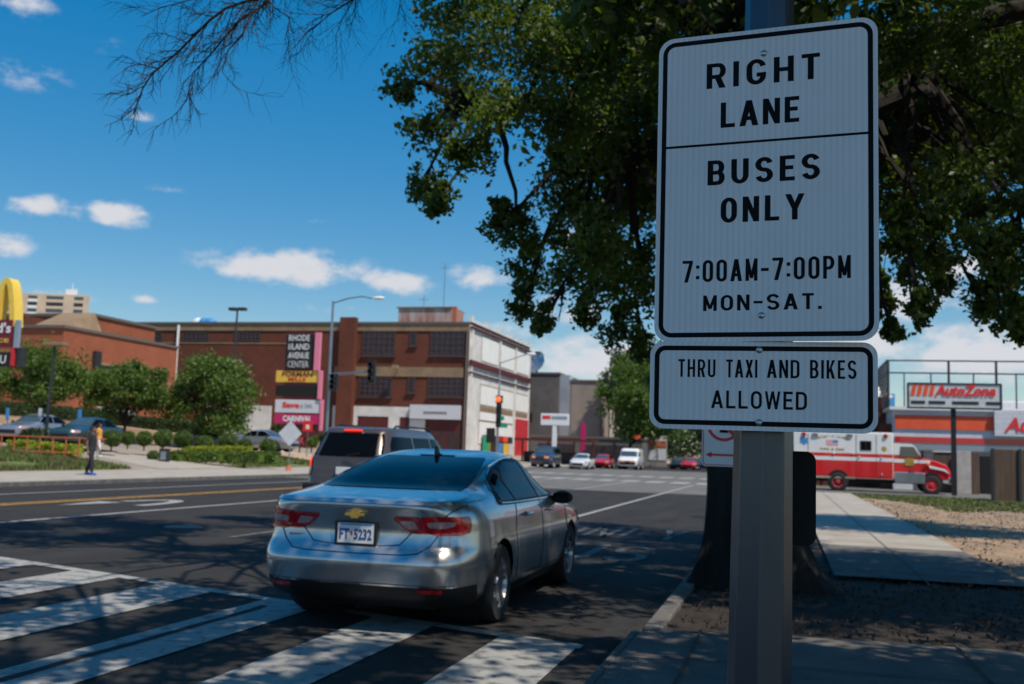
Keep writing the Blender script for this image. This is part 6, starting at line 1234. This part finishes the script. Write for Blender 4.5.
# ================================================================== PEOPLE (walking on the far pavement)
def person(loc, hd, label, top_m, leg_m, shoe_m, h=1.68, stride=.28, hair=True):
    e = empty('person', loc, label, 'person', None, hd); k_ = h/1.7; V3 = lambda *a: np.array(a)*k_
    body = MB(); legs = MB(); shirt = MB(); shoes = MB()
    body.tube([V3(0, 0, .90), V3(0, .01, 1.05), V3(0, .0, 1.25), V3(0, 0, 1.38), V3(0, .0, 1.44)], [.13*k_, .12*k_, .145*k_, .13*k_, .06*k_], 12); body.tube([V3(0, 0, 1.40), V3(0, .02, 1.53)], [.055*k_, .052*k_], 10); body.ball(V3(0, .02, 1.60), .098*k_, 14, (.82, .95, 1.12)); body.ball(V3(0, .118, 1.585), .018*k_, 6, (1, 1.2, 1.3))
    for s in (-1, 1): body.ball(V3(s*.083, .01, 1.59), .022*k_, 6, (.5, 1, 1.3))
    shirt.tube([V3(0, 0, .86), V3(0, .01, 1.05), V3(0, .0, 1.25), V3(0, 0, 1.37), V3(0, .0, 1.43)], [.155*k_, .145*k_, .165*k_, .15*k_, .07*k_], 12)
    for s in (-1, 1):
        hip = V3(s*.085, 0, .90); kn = V3(s*.09, s*stride*.45+.03, .48); an = V3(s*.09, s*stride-.03, .09); body.tube([hip, kn, an], [.085*k_, .055*k_, .038*k_], 10); legs.tube([hip+V3(0, 0, .05), kn, an+V3(0, 0, .03)], [.10*k_, .075*k_, .062*k_], 10)
        shoes.tube([an+V3(0, -.05, -.04), an+V3(0, .06, -.045), an+V3(0, .17, -.06)], [.045*k_, .05*k_, .03*k_], 8)
        sh = V3(s*.19, 0, 1.37); el = V3(s*.235, -s*.08, 1.10); wr = V3(s*.22, -s*.12+.08, .87); body.tube([V3(s*.06, 0, 1.38), sh, el, wr], [.07*k_, .052*k_, .04*k_, .028*k_], 9); shirt.tube([V3(s*.05, 0, 1.385), sh, el*.55+sh*.45], [.09*k_, .068*k_, .06*k_], 9)
        body.tube([wr, wr+V3(0, .02, -.09)], [.03*k_, .036*k_], 8)
        for f in range(4): b0 = wr+V3(0, .045-f*.02, -.085); body.tube([b0, b0+V3(0, .01, -.045), b0+V3(-s*.012, .012, -.075+abs(f-1.5)*.008)], [.011*k_]*3, 5)
        body.tube([wr+V3(0, .035, -.03), wr+V3(-s*.01, .065, -.07), wr+V3(-s*.012, .066, -.095)], [.013*k_, .012*k_, .01*k_], 5)
    b_ = body.build('body', M['skin'], e); rm_ = b_.modifiers.new('remesh', 'REMESH'); rm_.mode = 'VOXEL'; rm_.voxel_size = .011; rm_.use_smooth_shade = True
    for m_, mt, nm in ((shirt, top_m, 'shirt'), (legs, leg_m, 'trousers')): o = m_.build(nm, M[mt], e); r2 = o.modifiers.new('remesh', 'REMESH'); r2.mode = 'VOXEL'; r2.voxel_size = .018; r2.use_smooth_shade = True
    shoes.build('shoes', M[shoe_m], e, smooth=True)
    hm = MB(); hm.ball(V3(0, -.005, 1.625), .108*k_, 12, (.86, .98, 1.02)); hm.build('hair', M['hair'], e, smooth=True); return e
p = gnd(89.5, 475, .12); person((p[0], p[1], .12), R(-75), 'person in dark clothes and blue shoes walking on the far pavement', 'cloth_dark', 'cloth_dark', 'shoe_blue', 1.68, .13)
p = at(97, 458, 42); person((p[0], 42, hl(p[0])), R(-60), 'person in orange-yellow shirt and white trousers just right of the dark-clothed walker', 'cloth_orange', 'cloth_white', 'offwhite', 1.6, .12)
bpy.context.view_layer.update()
